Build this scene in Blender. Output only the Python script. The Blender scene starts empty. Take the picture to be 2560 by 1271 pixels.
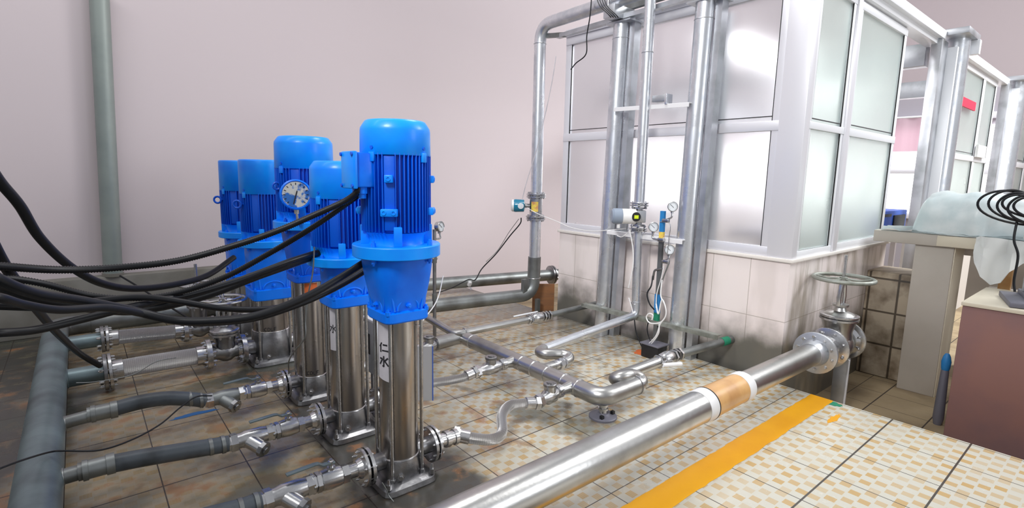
import bpy, bmesh, math, random
from mathutils import Vector, Matrix
random.seed(7)
PI = math.pi
V3 = Vector
COL = bpy.context.scene.collection
SC = bpy.context.scene

# ------------------------------------------------------------------ camera
FOC, YAW, PITCH, ROLL, CAMH = 1313.4, math.radians(50.4), math.radians(-8.536), math.radians(1.134), 1.45
_f = V3((math.cos(YAW)*math.cos(PITCH), math.sin(YAW)*math.cos(PITCH), math.sin(PITCH)))
_r = V3((math.sin(YAW), -math.cos(YAW), 0)); _u = _r.cross(_f)
_R = math.cos(ROLL)*_r + math.sin(ROLL)*_u
_U = -math.sin(ROLL)*_r + math.cos(ROLL)*_u
cam_d = bpy.data.cameras.new('camera'); cam = bpy.data.objects.new('camera', cam_d); COL.objects.link(cam)
cam.matrix_world = Matrix(((_R.x, _U.x, -_f.x, 0), (_R.y, _U.y, -_f.y, 0), (_R.z, _U.z, -_f.z, CAMH), (0, 0, 0, 1)))
cam_d.sensor_fit = 'HORIZONTAL'; cam_d.sensor_width = 36; cam_d.lens = 36*FOC/2560
cam_d.clip_start = 0.05; cam_d.clip_end = 100
SC.camera = cam

# ------------------------------------------------------------------ light and exposure
W = bpy.data.worlds.new('world'); SC.world = W; W.use_nodes = True
W.node_tree.nodes['Background'].inputs['Color'].default_value = (0.93, 0.95, 1.0, 1)
W.node_tree.nodes['Background'].inputs['Strength'].default_value = 0.46
SC.view_settings.view_transform = 'Standard'; SC.view_settings.look = 'None'
SC.view_settings.exposure = 0.0; SC.view_settings.gamma = 1.0; SC.view_settings.use_curve_mapping = False

def area(name, loc, target, sx, sy, power, col=(1, 1, 1), spread=None):
    l = bpy.data.lights.new(name, 'AREA'); l.shape = 'RECTANGLE'; l.size = sx; l.size_y = sy; l.energy = power; l.color = col
    o = bpy.data.objects.new(name, l); COL.objects.link(o); o.location = loc
    o.rotation_euler = (V3(target)-V3(loc)).to_track_quat('-Z', 'Y').to_euler()
    if spread: l.spread = spread
    return o
area('ceiling_or_wash_light', (2.9, 2.7, 4.5), (2.7, 1.3, 0), 0.8, 0.8, 50, (1, .985, .96))
area('ceiling_or_wash_light', (4.4, -0.4, 4.4), (3.8, 0.9, 0), 0.9, 1.6, 15, (1, .985, .96))
area('ceiling_or_wash_light', (1.2, 3.2, 5.2), (1.2, 3.2, 0), 0.5, 2.6, 7)
area('ceiling_or_wash_light', (-1.3, 0.6, 4.2), (3.8, 2.7, 0.6), 1.0, 1.0, 30, (1, .985, .97), 1.1)
area('enclosure_lamp', (5.2, 2.7, 2.72), (5.2, 2.7, 0), 1.6, 0.16, 32)
area('enclosure_lamp', (8.6, 3.4, 2.72), (8.6, 3.4, 0), 1.6, 0.3, 40)
area('added_front_light', (4.6, -3.2, 2.3), (3.4, 3.0, 1.2), 1.6, 2.4, 58, (.95, .97, 1.0))  # no window there; light added to give the steel posts highlights
area('ceiling_or_wash_light', (9.0, -1.5, 6.0), (9.5, 2.0, 1.8), 3.0, 3.0, 620)  # added wash light to brighten the right wall, not a real fitting

area('ceiling_or_wash_light', (-1.0, 3.6, 5.4), (-0.6, 6.0, 2.2), 5.0, 0.5, 70)  # added wash light that brightens the left part of the back wall
# ------------------------------------------------------------------ survey helpers: photo ray -> point on a known plane
CAM = V3((0, 0, CAMH))
def ray(px, py): return ((px-1280)/FOC)*_R + (-(py-635.5)/FOC)*_U + _f
def PZ(px, py, z=0.0): d = ray(px, py); return CAM + d*((z-CAMH)/d.z)
def PX(px, py, x): d = ray(px, py); return CAM + d*(x/d.x)
def PY(px, py, y): d = ray(px, py); return CAM + d*(y/d.y)
def rowz(py, x, y):
    lo, hi = -1.0, 6.0
    for _ in range(50):
        m = (lo+hi)/2; v = V3((x, y, m))-CAM
        if 635.5-FOC*v.dot(_U)/v.dot(_f) > py: lo = m
        else: hi = m
    return (lo+hi)/2

# ------------------------------------------------------------------ materials
MATS = {}
def mat(name, color=(.5, .5, .5), rough=.5, metal=0.0, **k):
    m = bpy.data.materials.new(name); m.use_nodes = True; nt = m.node_tree; b = nt.nodes['Principled BSDF']
    b.inputs['Base Color'].default_value = (*color, 1); b.inputs['Roughness'].default_value = rough; b.inputs['Metallic'].default_value = metal
    if 'coat' in k: b.inputs['Coat Weight'].default_value = k['coat']; b.inputs['Coat Roughness'].default_value = .15
    if 'spec' in k: b.inputs['Specular IOR Level'].default_value = k['spec']
    if 'emit' in k: b.inputs['Emission Color'].default_value = (*k['emit'], 1); b.inputs['Emission Strength'].default_value = k.get('es', 1)
    N = nt.nodes.new; L = nt.links.new
    if 'var' in k:      # patchy tone: var = (colour2, scale, contrast lo, hi)
        c2, sc, lo, hi = k['var']
        tc = N('ShaderNodeTexCoord'); no = N('ShaderNodeTexNoise'); no.inputs['Scale'].default_value = sc; no.inputs['Detail'].default_value = 6
        cr = N('ShaderNodeValToRGB'); cr.color_ramp.elements[0].position = lo; cr.color_ramp.elements[1].position = hi
        cr.color_ramp.elements[0].color = (*color, 1); cr.color_ramp.elements[1].color = (*c2, 1)
        mp = N('ShaderNodeMapping'); mp.inputs['Scale'].default_value = k.get('stretch', (1, 1, 1))
        L(tc.outputs['Object'], mp.inputs['Vector']); L(mp.outputs[0], no.inputs['Vector']); L(no.outputs['Fac'], cr.inputs['Fac']); L(cr.outputs['Color'], b.inputs['Base Color'])
        if 'rvar' in k:
            mr = N('ShaderNodeMapRange'); mr.inputs['To Min'].default_value = rough; mr.inputs['To Max'].default_value = k['rvar']
            mr.inputs['From Min'].default_value = lo; mr.inputs['From Max'].default_value = hi
            L(no.outputs['Fac'], mr.inputs['Value']); L(mr.outputs[0], b.inputs['Roughness'])
    if 'bump' in k:
        sc, st = k['bump']
        tc = N('ShaderNodeTexCoord'); no = N('ShaderNodeTexNoise'); no.inputs['Scale'].default_value = sc; no.inputs['Detail'].default_value = 4
        bp = N('ShaderNodeBump'); bp.inputs['Strength'].default_value = st; bp.inputs['Distance'].default_value = .004
        L(tc.outputs['Object'], no.inputs['Vector']); L(no.outputs['Fac'], bp.inputs['Height']); L(bp.outputs['Normal'], b.inputs['Normal'])
    MATS[name] = m; return m
mat('pump_steel', (.50, .47, .44), .24, 1, var=((.24, .215, .20), 2.5, .42, .68), stretch=(1, 1, .25), rvar=.34)
mat('cast_steel', (.33, .33, .34), .36, 1, var=((.16, .16, .17), 9, .45, .7), bump=(60, .25))
mat('bright_steel', (.60, .60, .61), .24, 1, var=((.30, .30, .31), 12, .45, .75), rvar=.4)
mat('pipe_steel', (.52, .52, .51), .29, 1, var=((.28, .275, .27), 3.5, .45, .72), rvar=.45, bump=(45, .12))
mat('dull_pipe', (.30, .32, .32), .45, .85, var=((.15, .15, .145), 4, .42, .7), bump=(40, .15))
mat('teal_grey_pipe', (.21, .275, .295), .42, .6, var=((.11, .135, .15), 4, .40, .72), bump=(40, .2))
mat('galvanised', (.76, .78, .82), .27, .88, var=((.60, .63, .68), 9, .42, .66), rvar=.42, bump=(30, .06))
mat('galvanised_flat', (.58, .60, .64), .38, .8, var=((.38, .40, .42), 5, .42, .7))
mat('pole_paint', (.30, .34, .32), .5, .3, var=((.24, .28, .27), 3, .4, .65))
mat('weathered_angle', (.36, .38, .35), .55, .6, var=((.20, .21, .18), 10, .4, .65), bump=(50, .3))
mat('blue_paint', (0, .20, .98), .36, 0, spec=.35, coat=.08, var=((0, .125, .80), 5, .45, .75), bump=(70, .08))
mat('blue_paint_light', (0, .30, 1.0), .36, 0, spec=.35, coat=.1, var=((0, .19, .95), 4, .45, .75), bump=(70, .08))
mat('blue_paint_deep', (0, .10, .66), .36, 0, spec=.35, coat=.08, bump=(70, .1))
mat('black_rubber', (.008, .009, .012), .40, 0, spec=.35)
mat('black', (.010, .010, .012), .5)
mat('grey_hose', (.075, .09, .105), .42, 0, var=((.03, .035, .04), 9, .45, .7))
mat('white_paint', (.74, .74, .76), .4, 0)
mat('white_plastic', (.8, .8, .8), .35)
mat('grey_plastic', (.25, .30, .38), .4)
mat('teal_housing', (.005, .20, .34), .28, 0, coat=.4)
mat('yellow_label', (.80, .62, .10), .5, 0, var=((.62, .30, .12), 20, .45, .6))
mat('lime_label', (.65, .80, .02), .5)
mat('dial_white', (.72, .76, .80), .4)
mat('worn_dial', (.62, .62, .56), .5, 0, var=((.03, .16, .50), 22, .50, .58))
mat('paper_label', (.62, .60, .64), .6, 0, var=((.45, .44, .48), 6, .45, .7))
mat('ink', (.02, .02, .025), .7)
mat('tan_wrap', (.62, .36, .14), .35, 0, var=((.44, .22, .08), 6, .4, .7), coat=.3)
mat('white_tape', (.72, .72, .73), .45)
mat('green_paint', (.01, .22, .12), .5)
mat('blue_tape', (.02, .20, .50), .5)
mat('alu_frame', (.76, .76, .81), .36, .25)
mat('white_frame', (.84, .86, .90), .35, .15)
mat('inner_wall', (.36, .34, .38), .8, 0)
mat('mauve_wall', (.66, .58, .60), .9, 0)
mat('parapet', (.25, .24, .215), .8, 0, var=((.17, .16, .135), 3, .4, .7), bump=(25, .2))
mat('pillar_tile', (.50, .46, .41), .5, 0, var=((.42, .38, .33), 2, .4, .7))
mat('pale_render', (.76, .72, .68), .6)
mat('red_block', (.27, .135, .115), .55, 0, var=((.17, .105, .12), 1.6, .4, .68))
mat('cream_tile', (.66, .60, .48), .35)
mat('plastic_sheet', (.55, .64, .66), .35, 0, var=((.70, .75, .76), 6, .4, .7), bump=(7, 1.0))
mat('clear_plastic', (.74, .76, .75), .35, 0, bump=(9, .5))
mat('dark_grey_metal', (.17, .17, .21), .5, .3)
mat('blue_crate', (.02, .10, .52), .45)
mat('orange_board', (.30, .13, .05), .6, 0, var=((.20, .10, .05), 5, .4, .7), stretch=(1, 1, 6))
mat('pink_curtain', (.70, .55, .61), .8, 0)
mat('red_sign', (.62, .03, .08), .5)
mat('window_daylight', (1, 1, 1), .5, 0, emit=(1.0, .99, 1.0), es=1.7)
mat('yellow_stripe', (.80, .38, .0), .45, 0, var=((.70, .30, .0), 3, .4, .75))
mat('orange_rust', (.65, .14, .03), .6)
mat('blue_stain', (.01, .13, .38), .5)

# braided hose: crossing wave bump on the tube's own UVs
m = mat('braided_steel', (.58, .57, .57), .33, 1); nt = m.node_tree; N = nt.nodes.new; L = nt.links.new; b = nt.nodes['Principled BSDF']
tc = N('ShaderNodeTexCoord'); hs = []
for s in (1, -1):
    mp = N('ShaderNodeMapping'); mp.inputs['Rotation'].default_value = (0, 0, s*.35); mp.inputs['Scale'].default_value = (2.2, 1.1, 1)
    wv = N('ShaderNodeTexWave'); wv.inputs['Scale'].default_value = 13; L(tc.outputs['UV'], mp.inputs['Vector']); L(mp.outputs[0], wv.inputs['Vector']); hs.append(wv)
ad = N('ShaderNodeMath'); ad.operation = 'MAXIMUM'; L(hs[0].outputs['Fac'], ad.inputs[0]); L(hs[1].outputs['Fac'], ad.inputs[1])
mxb = N('ShaderNodeMix'); mxb.data_type = 'RGBA'; L(ad.outputs[0], mxb.inputs[0]); mxb.inputs[6].default_value = (.26, .26, .26, 1); mxb.inputs[7].default_value = (.62, .61, .61, 1); L(mxb.outputs[2], b.inputs['Base Color'])
bp = N('ShaderNodeBump'); bp.inputs['Strength'].default_value = .9; bp.inputs['Distance'].default_value = .004
L(ad.outputs[0], bp.inputs['Height']); L(bp.outputs[0], b.inputs['Normal'])

# frosted glass
m = mat('frosted_glass', (.80, .89, .86), .42, 0); b = m.node_tree.nodes['Principled BSDF']
b.inputs['Transmission Weight'].default_value = .86; b.inputs['IOR'].default_value = 1.25
nt = m.node_tree; N = nt.nodes.new; L = nt.links.new
no = N('ShaderNodeTexNoise'); no.inputs['Scale'].default_value = 1.6; no.inputs['Detail'].default_value = 3; tc = N('ShaderNodeTexCoord')
mr = N('ShaderNodeMapRange'); mr.inputs['To Min'].default_value = .20; mr.inputs['To Max'].default_value = .46
L(tc.outputs['Object'], no.inputs['Vector']); L(no.outputs['Fac'], mr.inputs['Value']); L(mr.outputs[0], b.inputs['Roughness'])

gg = m.copy(); gg.name = 'frosted_glass_grey'; MATS['frosted_glass_grey'] = gg; gg.node_tree.nodes['Principled BSDF'].inputs['Base Color'].default_value = (.83, .835, .86, 1)
# floor tiles: big tiles with black joints, small tan mosaic printed on cream, grime around the pumps
def floor_mat(name, grimy=True):
    m = mat(name, (.6, .55, .45), .22); nt = m.node_tree; N = nt.nodes.new; L = nt.links.new; b = nt.nodes['Principled BSDF']
    geo = N('ShaderNodeNewGeometry'); sp = N('ShaderNodeSeparateXYZ'); L(geo.outputs['Position'], sp.inputs[0])
    def M(op, a, bb=None, c=None):
        n = N('ShaderNodeMath'); n.operation = op
        for i, v in enumerate((a, bb, c)):
            if v is None: continue
            if isinstance(v, (int, float)): n.inputs[i].default_value = v
            else: L(v, n.inputs[i])
        return n.outputs[0]
    X, Y = sp.outputs[0], sp.outputs[1]
    def lin(v, o, s): return M('DIVIDE', M('SUBTRACT', v, o), s)
    def pick(c, a, bb): return M('ADD', M('MULTIPLY', c, a), M('MULTIPLY', M('SUBTRACT', 1.0, c), bb))
    u = pick(M('GREATER_THAN', X, 1.2), lin(X, 1.473, .3285), lin(X, .20, .352))
    v = pick(M('GREATER_THAN', Y, 1.42), lin(Y, 2.075, .327), lin(Y, .477, .375))
    def joint(t, w):
        f = M('FRACT', t); d = M('MINIMUM', f, M('SUBTRACT', 1.0, f)); return M('LESS_THAN', d, w)
    g = M('MAXIMUM', joint(u, .008), joint(v, .012))
    # mosaic cells
    fu = M('MULTIPLY', M('FRACT', u), 7.0); fv = M('MULTIPLY', M('FRACT', v), 7.0)
    iu = M('FLOOR', fu); iv = M('FLOOR', fv)
    chk = M('MODULO', M('ADD', iu, iv), 2.0)
    cb = N('ShaderNodeCombineXYZ'); L(M('ADD', iu, M('MULTIPLY', M('FLOOR', u), 7.0)), cb.inputs[0]); L(M('ADD', iv, M('MULTIPLY', M('FLOOR', v), 7.0)), cb.inputs[1])
    wn = N('ShaderNodeTexWhiteNoise'); wn.noise_dimensions = '2D'; L(cb.outputs[0], wn.inputs['Vector'])
    edge = M('MULTIPLY', M('LESS_THAN', M('ABSOLUTE', M('SUBTRACT', M('FRACT', fu), .5)), .44), M('LESS_THAN', M('ABSOLUTE', M('SUBTRACT', M('FRACT', fv), .5)), .42))
    stripe = M('GREATER_THAN', M('FRACT', M('MULTIPLY', fu, 4.0)), .22)
    fac = M('MULTIPLY', M('MULTIPLY', chk, edge), M('ADD', .35, M('MULTIPLY', wn.outputs['Value'], .65)))
    fac = M('MULTIPLY', fac, M('ADD', .7, M('MULTIPLY', stripe, .3)))
    def mix(f, a, bb):
        n = N('ShaderNodeMix'); n.data_type = 'RGBA'
        if isinstance(f, (int, float)): n.inputs[0].default_value = f
        else: L(f, n.inputs[0])
        for i, c in ((6, a), (7, bb)):
            if isinstance(c, tuple): n.inputs[i].default_value = (*c, 1)
            else: L(c, n.inputs[i])
        return n.outputs[2]
    col = mix(fac, (.56, .545, .475), (.50, .33, .13))
    def noise(sc, det=6, off=0):
        n = N('ShaderNodeTexNoise'); n.inputs['Scale'].default_value = sc; n.inputs['Detail'].default_value = det
        mp = N('ShaderNodeMapping'); mp.inputs['Location'].default_value = (off, off, 0); L(geo.outputs['Position'], mp.inputs['Vector']); L(mp.outputs[0], n.inputs['Vector']); return n.outputs['Fac']
    def smooth(v, a, bb):
        n = N('ShaderNodeMapRange'); n.interpolation_type = 'SMOOTHSTEP'; L(v, n.inputs['Value']); n.inputs['From Min'].default_value = a; n.inputs['From Max'].default_value = bb; return n.outputs[0]
    n1 = noise(2.2); n2 = noise(7, 6, 3); n3 = noise(1.1, 4, 9)
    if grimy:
        # dirt: brown film, thicker to the left, and dark wet strip the pumps stand in; far left is painted shade
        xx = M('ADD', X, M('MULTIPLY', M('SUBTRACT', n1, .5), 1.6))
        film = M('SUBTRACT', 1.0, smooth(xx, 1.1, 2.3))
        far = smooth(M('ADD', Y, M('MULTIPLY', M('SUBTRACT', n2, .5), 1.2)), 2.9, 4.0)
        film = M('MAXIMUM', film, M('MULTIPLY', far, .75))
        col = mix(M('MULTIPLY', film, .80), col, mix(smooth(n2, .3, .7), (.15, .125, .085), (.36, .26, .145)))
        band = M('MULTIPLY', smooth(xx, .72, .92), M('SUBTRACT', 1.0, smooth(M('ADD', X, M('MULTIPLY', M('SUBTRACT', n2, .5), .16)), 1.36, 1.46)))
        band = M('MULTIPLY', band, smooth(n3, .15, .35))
        left = M('SUBTRACT', 1.0, smooth(xx, -.45, .15))  # dark shade left of the header pipe, put into the floor colour
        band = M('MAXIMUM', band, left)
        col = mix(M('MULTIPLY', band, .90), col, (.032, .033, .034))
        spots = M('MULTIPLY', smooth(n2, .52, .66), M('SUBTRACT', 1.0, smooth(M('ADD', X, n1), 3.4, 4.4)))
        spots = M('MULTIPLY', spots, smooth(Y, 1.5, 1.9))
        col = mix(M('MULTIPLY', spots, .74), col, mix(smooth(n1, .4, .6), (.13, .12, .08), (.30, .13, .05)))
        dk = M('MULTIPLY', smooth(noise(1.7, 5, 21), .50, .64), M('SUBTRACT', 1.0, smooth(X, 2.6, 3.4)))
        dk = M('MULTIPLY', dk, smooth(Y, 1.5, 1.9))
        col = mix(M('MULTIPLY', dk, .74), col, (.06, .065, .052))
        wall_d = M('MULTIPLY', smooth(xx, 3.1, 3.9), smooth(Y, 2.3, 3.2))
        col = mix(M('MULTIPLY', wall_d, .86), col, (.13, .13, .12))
        rg = M('ADD', .14, M('MULTIPLY', n2, .22))
    else:
        col = mix(smooth(n1, .35, .65), (.40, .31, .19), (.24, .18, .11)); rg = M('ADD', .3, n2)
    col = mix(M('MULTIPLY', g, .93), col, (.03, .022, .02))
    L(col, b.inputs['Base Color']); L(rg, b.inputs['Roughness'])
    bp = N('ShaderNodeBump'); bp.inputs['Strength'].default_value = .25; bp.inputs['Distance'].default_value = .003
    L(M('SUBTRACT', M('MULTIPLY', n2, .4), g), bp.inputs['Height']); L(bp.outputs[0], b.inputs['Normal'])
    return m
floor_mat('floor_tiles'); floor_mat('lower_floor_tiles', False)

# wall tiles on the enclosure base: pink-cream glazed, faint joints, grime creeping up from the floor
m = mat('wall_tiles', (.7, .62, .6), .25); nt = m.node_tree; N = nt.nodes.new; L = nt.links.new; b = nt.nodes['Principled BSDF']
geo = N('ShaderNodeNewGeometry'); br = N('ShaderNodeTexBrick'); br.offset = 0
sp = N('ShaderNodeSeparateXYZ'); cb = N('ShaderNodeCombineXYZ'); adn = N('ShaderNodeMath'); adn.operation = 'ADD'
L(geo.outputs['Position'], sp.inputs[0]); L(sp.outputs[0], adn.inputs[0]); L(sp.outputs[1], adn.inputs[1]); L(adn.outputs[0], cb.inputs[0]); L(sp.outputs[2], cb.inputs[1])
L(cb.outputs[0], br.inputs['Vector'])
for k_, v_ in (('Scale', 1.0), ('Mortar Size', .0025), ('Mortar Smooth', .2), ('Brick Width', .30), ('Row Height', .44)): br.inputs[k_].default_value = v_
br.inputs['Color1'].default_value = (.86, .77, .755, 1); br.inputs['Color2'].default_value = (.82, .755, .735, 1); br.inputs['Mortar'].default_value = (.46, .41, .37, 1)
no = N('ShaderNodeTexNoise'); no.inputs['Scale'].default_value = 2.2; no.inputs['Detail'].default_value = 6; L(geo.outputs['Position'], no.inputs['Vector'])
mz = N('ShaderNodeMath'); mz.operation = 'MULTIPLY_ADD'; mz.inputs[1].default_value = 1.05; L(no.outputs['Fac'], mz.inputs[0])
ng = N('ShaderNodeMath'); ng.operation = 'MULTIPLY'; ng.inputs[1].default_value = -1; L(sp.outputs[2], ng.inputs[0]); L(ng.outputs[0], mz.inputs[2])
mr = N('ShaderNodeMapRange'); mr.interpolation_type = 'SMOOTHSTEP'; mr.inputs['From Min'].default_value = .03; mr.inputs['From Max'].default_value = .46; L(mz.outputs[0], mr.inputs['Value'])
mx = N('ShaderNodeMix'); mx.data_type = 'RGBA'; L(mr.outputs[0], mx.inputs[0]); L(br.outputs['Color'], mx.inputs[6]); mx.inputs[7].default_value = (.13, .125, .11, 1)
n2 = N('ShaderNodeTexNoise'); n2.inputs['Scale'].default_value = 1.0; n2.inputs['Detail'].default_value = 7; mp2 = N('ShaderNodeMapping'); mp2.inputs['Scale'].default_value = (5, 5, 1.3)
L(geo.outputs['Position'], mp2.inputs['Vector']); L(mp2.outputs[0], n2.inputs['Vector'])
m2 = N('ShaderNodeMapRange'); m2.interpolation_type = 'SMOOTHSTEP'; m2.inputs['From Min'].default_value = .44; m2.inputs['From Max'].default_value = .66; L(n2.outputs['Fac'], m2.inputs['Value'])
m3 = N('ShaderNodeMapRange'); m3.inputs['From Min'].default_value = 3.86; m3.inputs['From Max'].default_value = 3.92; m3.inputs['To Min'].default_value = .14; m3.inputs['To Max'].default_value = .72; L(sp.outputs[0], m3.inputs['Value'])
m4 = N('ShaderNodeMath'); m4.operation = 'MULTIPLY'; L(m2.outputs[0], m4.inputs[0]); L(m3.outputs[0], m4.inputs[1])
my = N('ShaderNodeMix'); my.data_type = 'RGBA'; L(m4.outputs[0], my.inputs[0]); L(mx.outputs[2], my.inputs[6]); my.inputs[7].default_value = (.24, .20, .14, 1)
L(my.outputs[2], b.inputs['Base Color'])

m = mat('grimy_blocks', (.5, .4, .3), .5); nt = m.node_tree; N = nt.nodes.new; L = nt.links.new; b = nt.nodes['Principled BSDF']
geo = N('ShaderNodeNewGeometry'); br = N('ShaderNodeTexBrick'); br.offset = 0
sp = N('ShaderNodeSeparateXYZ'); cb = N('ShaderNodeCombineXYZ'); adn = N('ShaderNodeMath'); adn.operation = 'ADD'
L(geo.outputs['Position'], sp.inputs[0]); L(sp.outputs[0], adn.inputs[0]); L(sp.outputs[1], adn.inputs[1]); L(adn.outputs[0], cb.inputs[0]); L(sp.outputs[2], cb.inputs[1]); L(cb.outputs[0], br.inputs['Vector'])
for k_, v_ in (('Scale', 1.0), ('Mortar Size', .012), ('Mortar Smooth', .6), ('Brick Width', .22), ('Row Height', .30)): br.inputs[k_].default_value = v_
br.inputs['Color1'].default_value = (.46, .38, .28, 1); br.inputs['Color2'].default_value = (.40, .34, .26, 1); br.inputs['Mortar'].default_value = (.08, .06, .04, 1)
no = N('ShaderNodeTexNoise'); no.inputs['Scale'].default_value = 4; no.inputs['Detail'].default_value = 6; L(geo.outputs['Position'], no.inputs['Vector'])
cr = N('ShaderNodeValToRGB'); cr.color_ramp.elements[0].position = .46; cr.color_ramp.elements[1].position = .62; cr.color_ramp.elements[0].color = (1, 1, 1, 1); cr.color_ramp.elements[1].color = (.22, .16, .10, 1)
L(no.outputs['Fac'], cr.inputs['Fac']); mu = N('ShaderNodeMix'); mu.data_type = 'RGBA'; mu.blend_type = 'MULTIPLY'; mu.inputs[0].default_value = .8
L(br.outputs['Color'], mu.inputs[6]); L(cr.outputs['Color'], mu.inputs[7]); L(mu.outputs[2], b.inputs['Base Color'])

# ------------------------------------------------------------------ mesh helpers
class MB:
    def __init__(s): s.bm = bmesh.new(); s.uv = s.bm.loops.layers.uv.new('UVMap')
    def ring(s, pts): return [s.bm.verts.new(p) for p in pts]
    def bridge(s, a, b, va=0, vb=1):
        n = len(a)
        for i in range(n):
            j = (i+1) % n
            try: f = s.bm.faces.new((a[i], a[j], b[j], b[i]))
            except ValueError: continue
            for l, uvv in zip(f.loops, ((i/n, va), ((i+1)/n, va), ((i+1)/n, vb), (i/n, vb))): l[s.uv].uv = uvv
    def cap(s, a, flip=False):
        try: s.bm.faces.new(list(reversed(a)) if flip else a)
        except ValueError: pass
    def box(s, c, size, rot=None, bevel=0):
        M = Matrix.Translation(c) @ (rot.to_4x4() if rot else Matrix.Identity(4)) @ Matrix.Diagonal((*size, 1))
        r = bmesh.ops.create_cube(s.bm, size=1, matrix=M)
        if bevel:
            es = list({e for v in r['verts'] for e in v.link_edges})
            bmesh.ops.bevel(s.bm, geom=es, offset=bevel, segments=2, affect='EDGES', profile=.5)
        return s
    def span(s, a, b, bevel=0):
        a, b = V3(a), V3(b); return s.box((a+b)/2, [max(abs(b[i]-a[i]), 1e-4) for i in range(3)], None, bevel)
    def beam(s, p0, p1, w, h, up=(0, 0, 1), bevel=0):   # box along a segment
        p0, p1 = V3(p0), V3(p1); d = (p1-p0); ln = d.length; d.normalize(); up = V3(up)
        sx = d.cross(up).normalized(); uz = sx.cross(d).normalized()
        return s.box((p0+p1)/2, (w, ln, h), Matrix((sx, d, uz)).transposed(), bevel)
    def lathe(s, p, d, prof, seg=24, phase=0.0, cap0=True, cap1=True):   # prof: (t along d, radius)
        p = V3(p); d = V3(d).normalized(); a = V3((0, 0, 1)) if abs(d.z) < .9 else V3((1, 0, 0))
        e1 = a.cross(d).normalized(); e2 = d.cross(e1)
        prev = None
        for i, (t, r) in enumerate(prof):
            rg = s.ring([p+d*t+(e1*math.cos(phase+2*PI*k/seg)+e2*math.sin(phase+2*PI*k/seg))*max(r, 1e-4) for k in range(seg)])
            if prev: s.bridge(prev, rg, prof[i-1][0]*3, t*3)
            elif cap0: s.cap(rg, True)
            prev = rg
        if cap1: s.cap(prev)
        return s
    def cyl(s, p0, p1, r, seg=24, r1=None):
        p0, p1 = V3(p0), V3(p1); return s.lathe(p0, p1-p0, [(0, r), ((p1-p0).length, r if r1 is None else r1)], seg)
    def tube(s, pts, r, seg=16, caps=True):
        pts = [V3(p) for p in pts]; n = len(pts); prev = None; e = None; ln = 0
        rr = r if isinstance(r, (list, tuple)) else [r]*n
        for i, p in enumerate(pts):
            t = (pts[min(i+1, n-1)]-pts[max(i-1, 0)])
            if t.length < 1e-9: continue
            t.normalize()
            if e is None:
                a = V3((0, 0, 1)) if abs(t.z) < .9 else V3((1, 0, 0)); e = a.cross(t).normalized()
            else: e = (e - t*e.dot(t)).normalized()
            e2 = t.cross(e); rg = s.ring([p+(e*math.cos(2*PI*k/seg)+e2*math.sin(2*PI*k/seg))*rr[i] for k in range(seg)])
            if prev: l2 = ln+(p-pts[i-1]).length; s.bridge(prev, rg, ln*3, l2*3); ln = l2
            elif caps: s.cap(rg, True)
            prev = rg
        if caps: s.cap(prev)
        return s
    def torus(s, c, axis, R, r, seg=40, ms=10, squash=1):
        c = V3(c); d = V3(axis).normalized(); a = V3((0, 0, 1)) if abs(d.z) < .9 else V3((1, 0, 0)); e1 = a.cross(d).normalized(); e2 = d.cross(e1)
        rings = []
        for i in range(seg):
            o = e1*math.cos(2*PI*i/seg)+e2*math.sin(2*PI*i/seg)
            rings.append(s.ring([c+o*(R+r*math.cos(2*PI*k/ms))+d*(r*squash*math.sin(2*PI*k/ms)) for k in range(ms)]))
        for i in range(seg): s.bridge(rings[i], rings[(i+1) % seg])
        return s
    def ball(s, c, r, sc=(1, 1, 1), seg=16):
        bmesh.ops.create_uvsphere(s.bm, u_segments=seg, v_segments=seg//2+2, radius=r, matrix=Matrix.Translation(c) @ Matrix.Diagonal((*sc, 1))); return s

def spline(pts, n=10):
    pts = [V3(p) for p in pts]; out = []; P = [pts[0]*2-pts[1]]+pts+[pts[-1]*2-pts[-2]]
    for i in range(1, len(P)-2):
        a, b, c, d = P[i-1:i+3]
        for k in range(n):
            t = k/n; out.append(.5*((2*b)+(c-a)*t+(2*a-5*b+4*c-d)*t*t+(3*b-a-3*c+d)*t**3))
    out.append(pts[-1]); return out
def elbow(pts, rad, n=8):      # polyline with rounded corners
    pts = [V3(p) for p in pts]; out = [pts[0]]
    for i in range(1, len(pts)-1):
        a, b, c = pts[i-1:i+2]; d0 = (a-b); d1 = (c-b); R = min(rad, d0.length*.48, d1.length*.48)
        p0 = b+d0.normalized()*R; p1 = b+d1.normalized()*R
        for k in range(n+1):
            t = k/n; out.append(p0*(1-t)**2+b*2*t*(1-t)+p1*t*t)
    out.append(pts[-1]); return out
def ribbed(pts, r, pitch=.011, depth=.003):
    pts = [V3(p) for p in pts]; L_ = [0]
    for a, b in zip(pts, pts[1:]): L_.append(L_[-1]+(b-a).length)
    n = int(L_[-1]/pitch*2); out = []; rr = []; j = 0
    for i in range(n+1):
        t = L_[-1]*i/n
        while j < len(L_)-2 and L_[j+1] < t: j += 1
        f = (t-L_[j])/max(L_[j+1]-L_[j], 1e-9); out.append(pts[j].lerp(pts[j+1], f)); rr.append(r if i % 2 else r-depth)
    return out, rr

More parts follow.
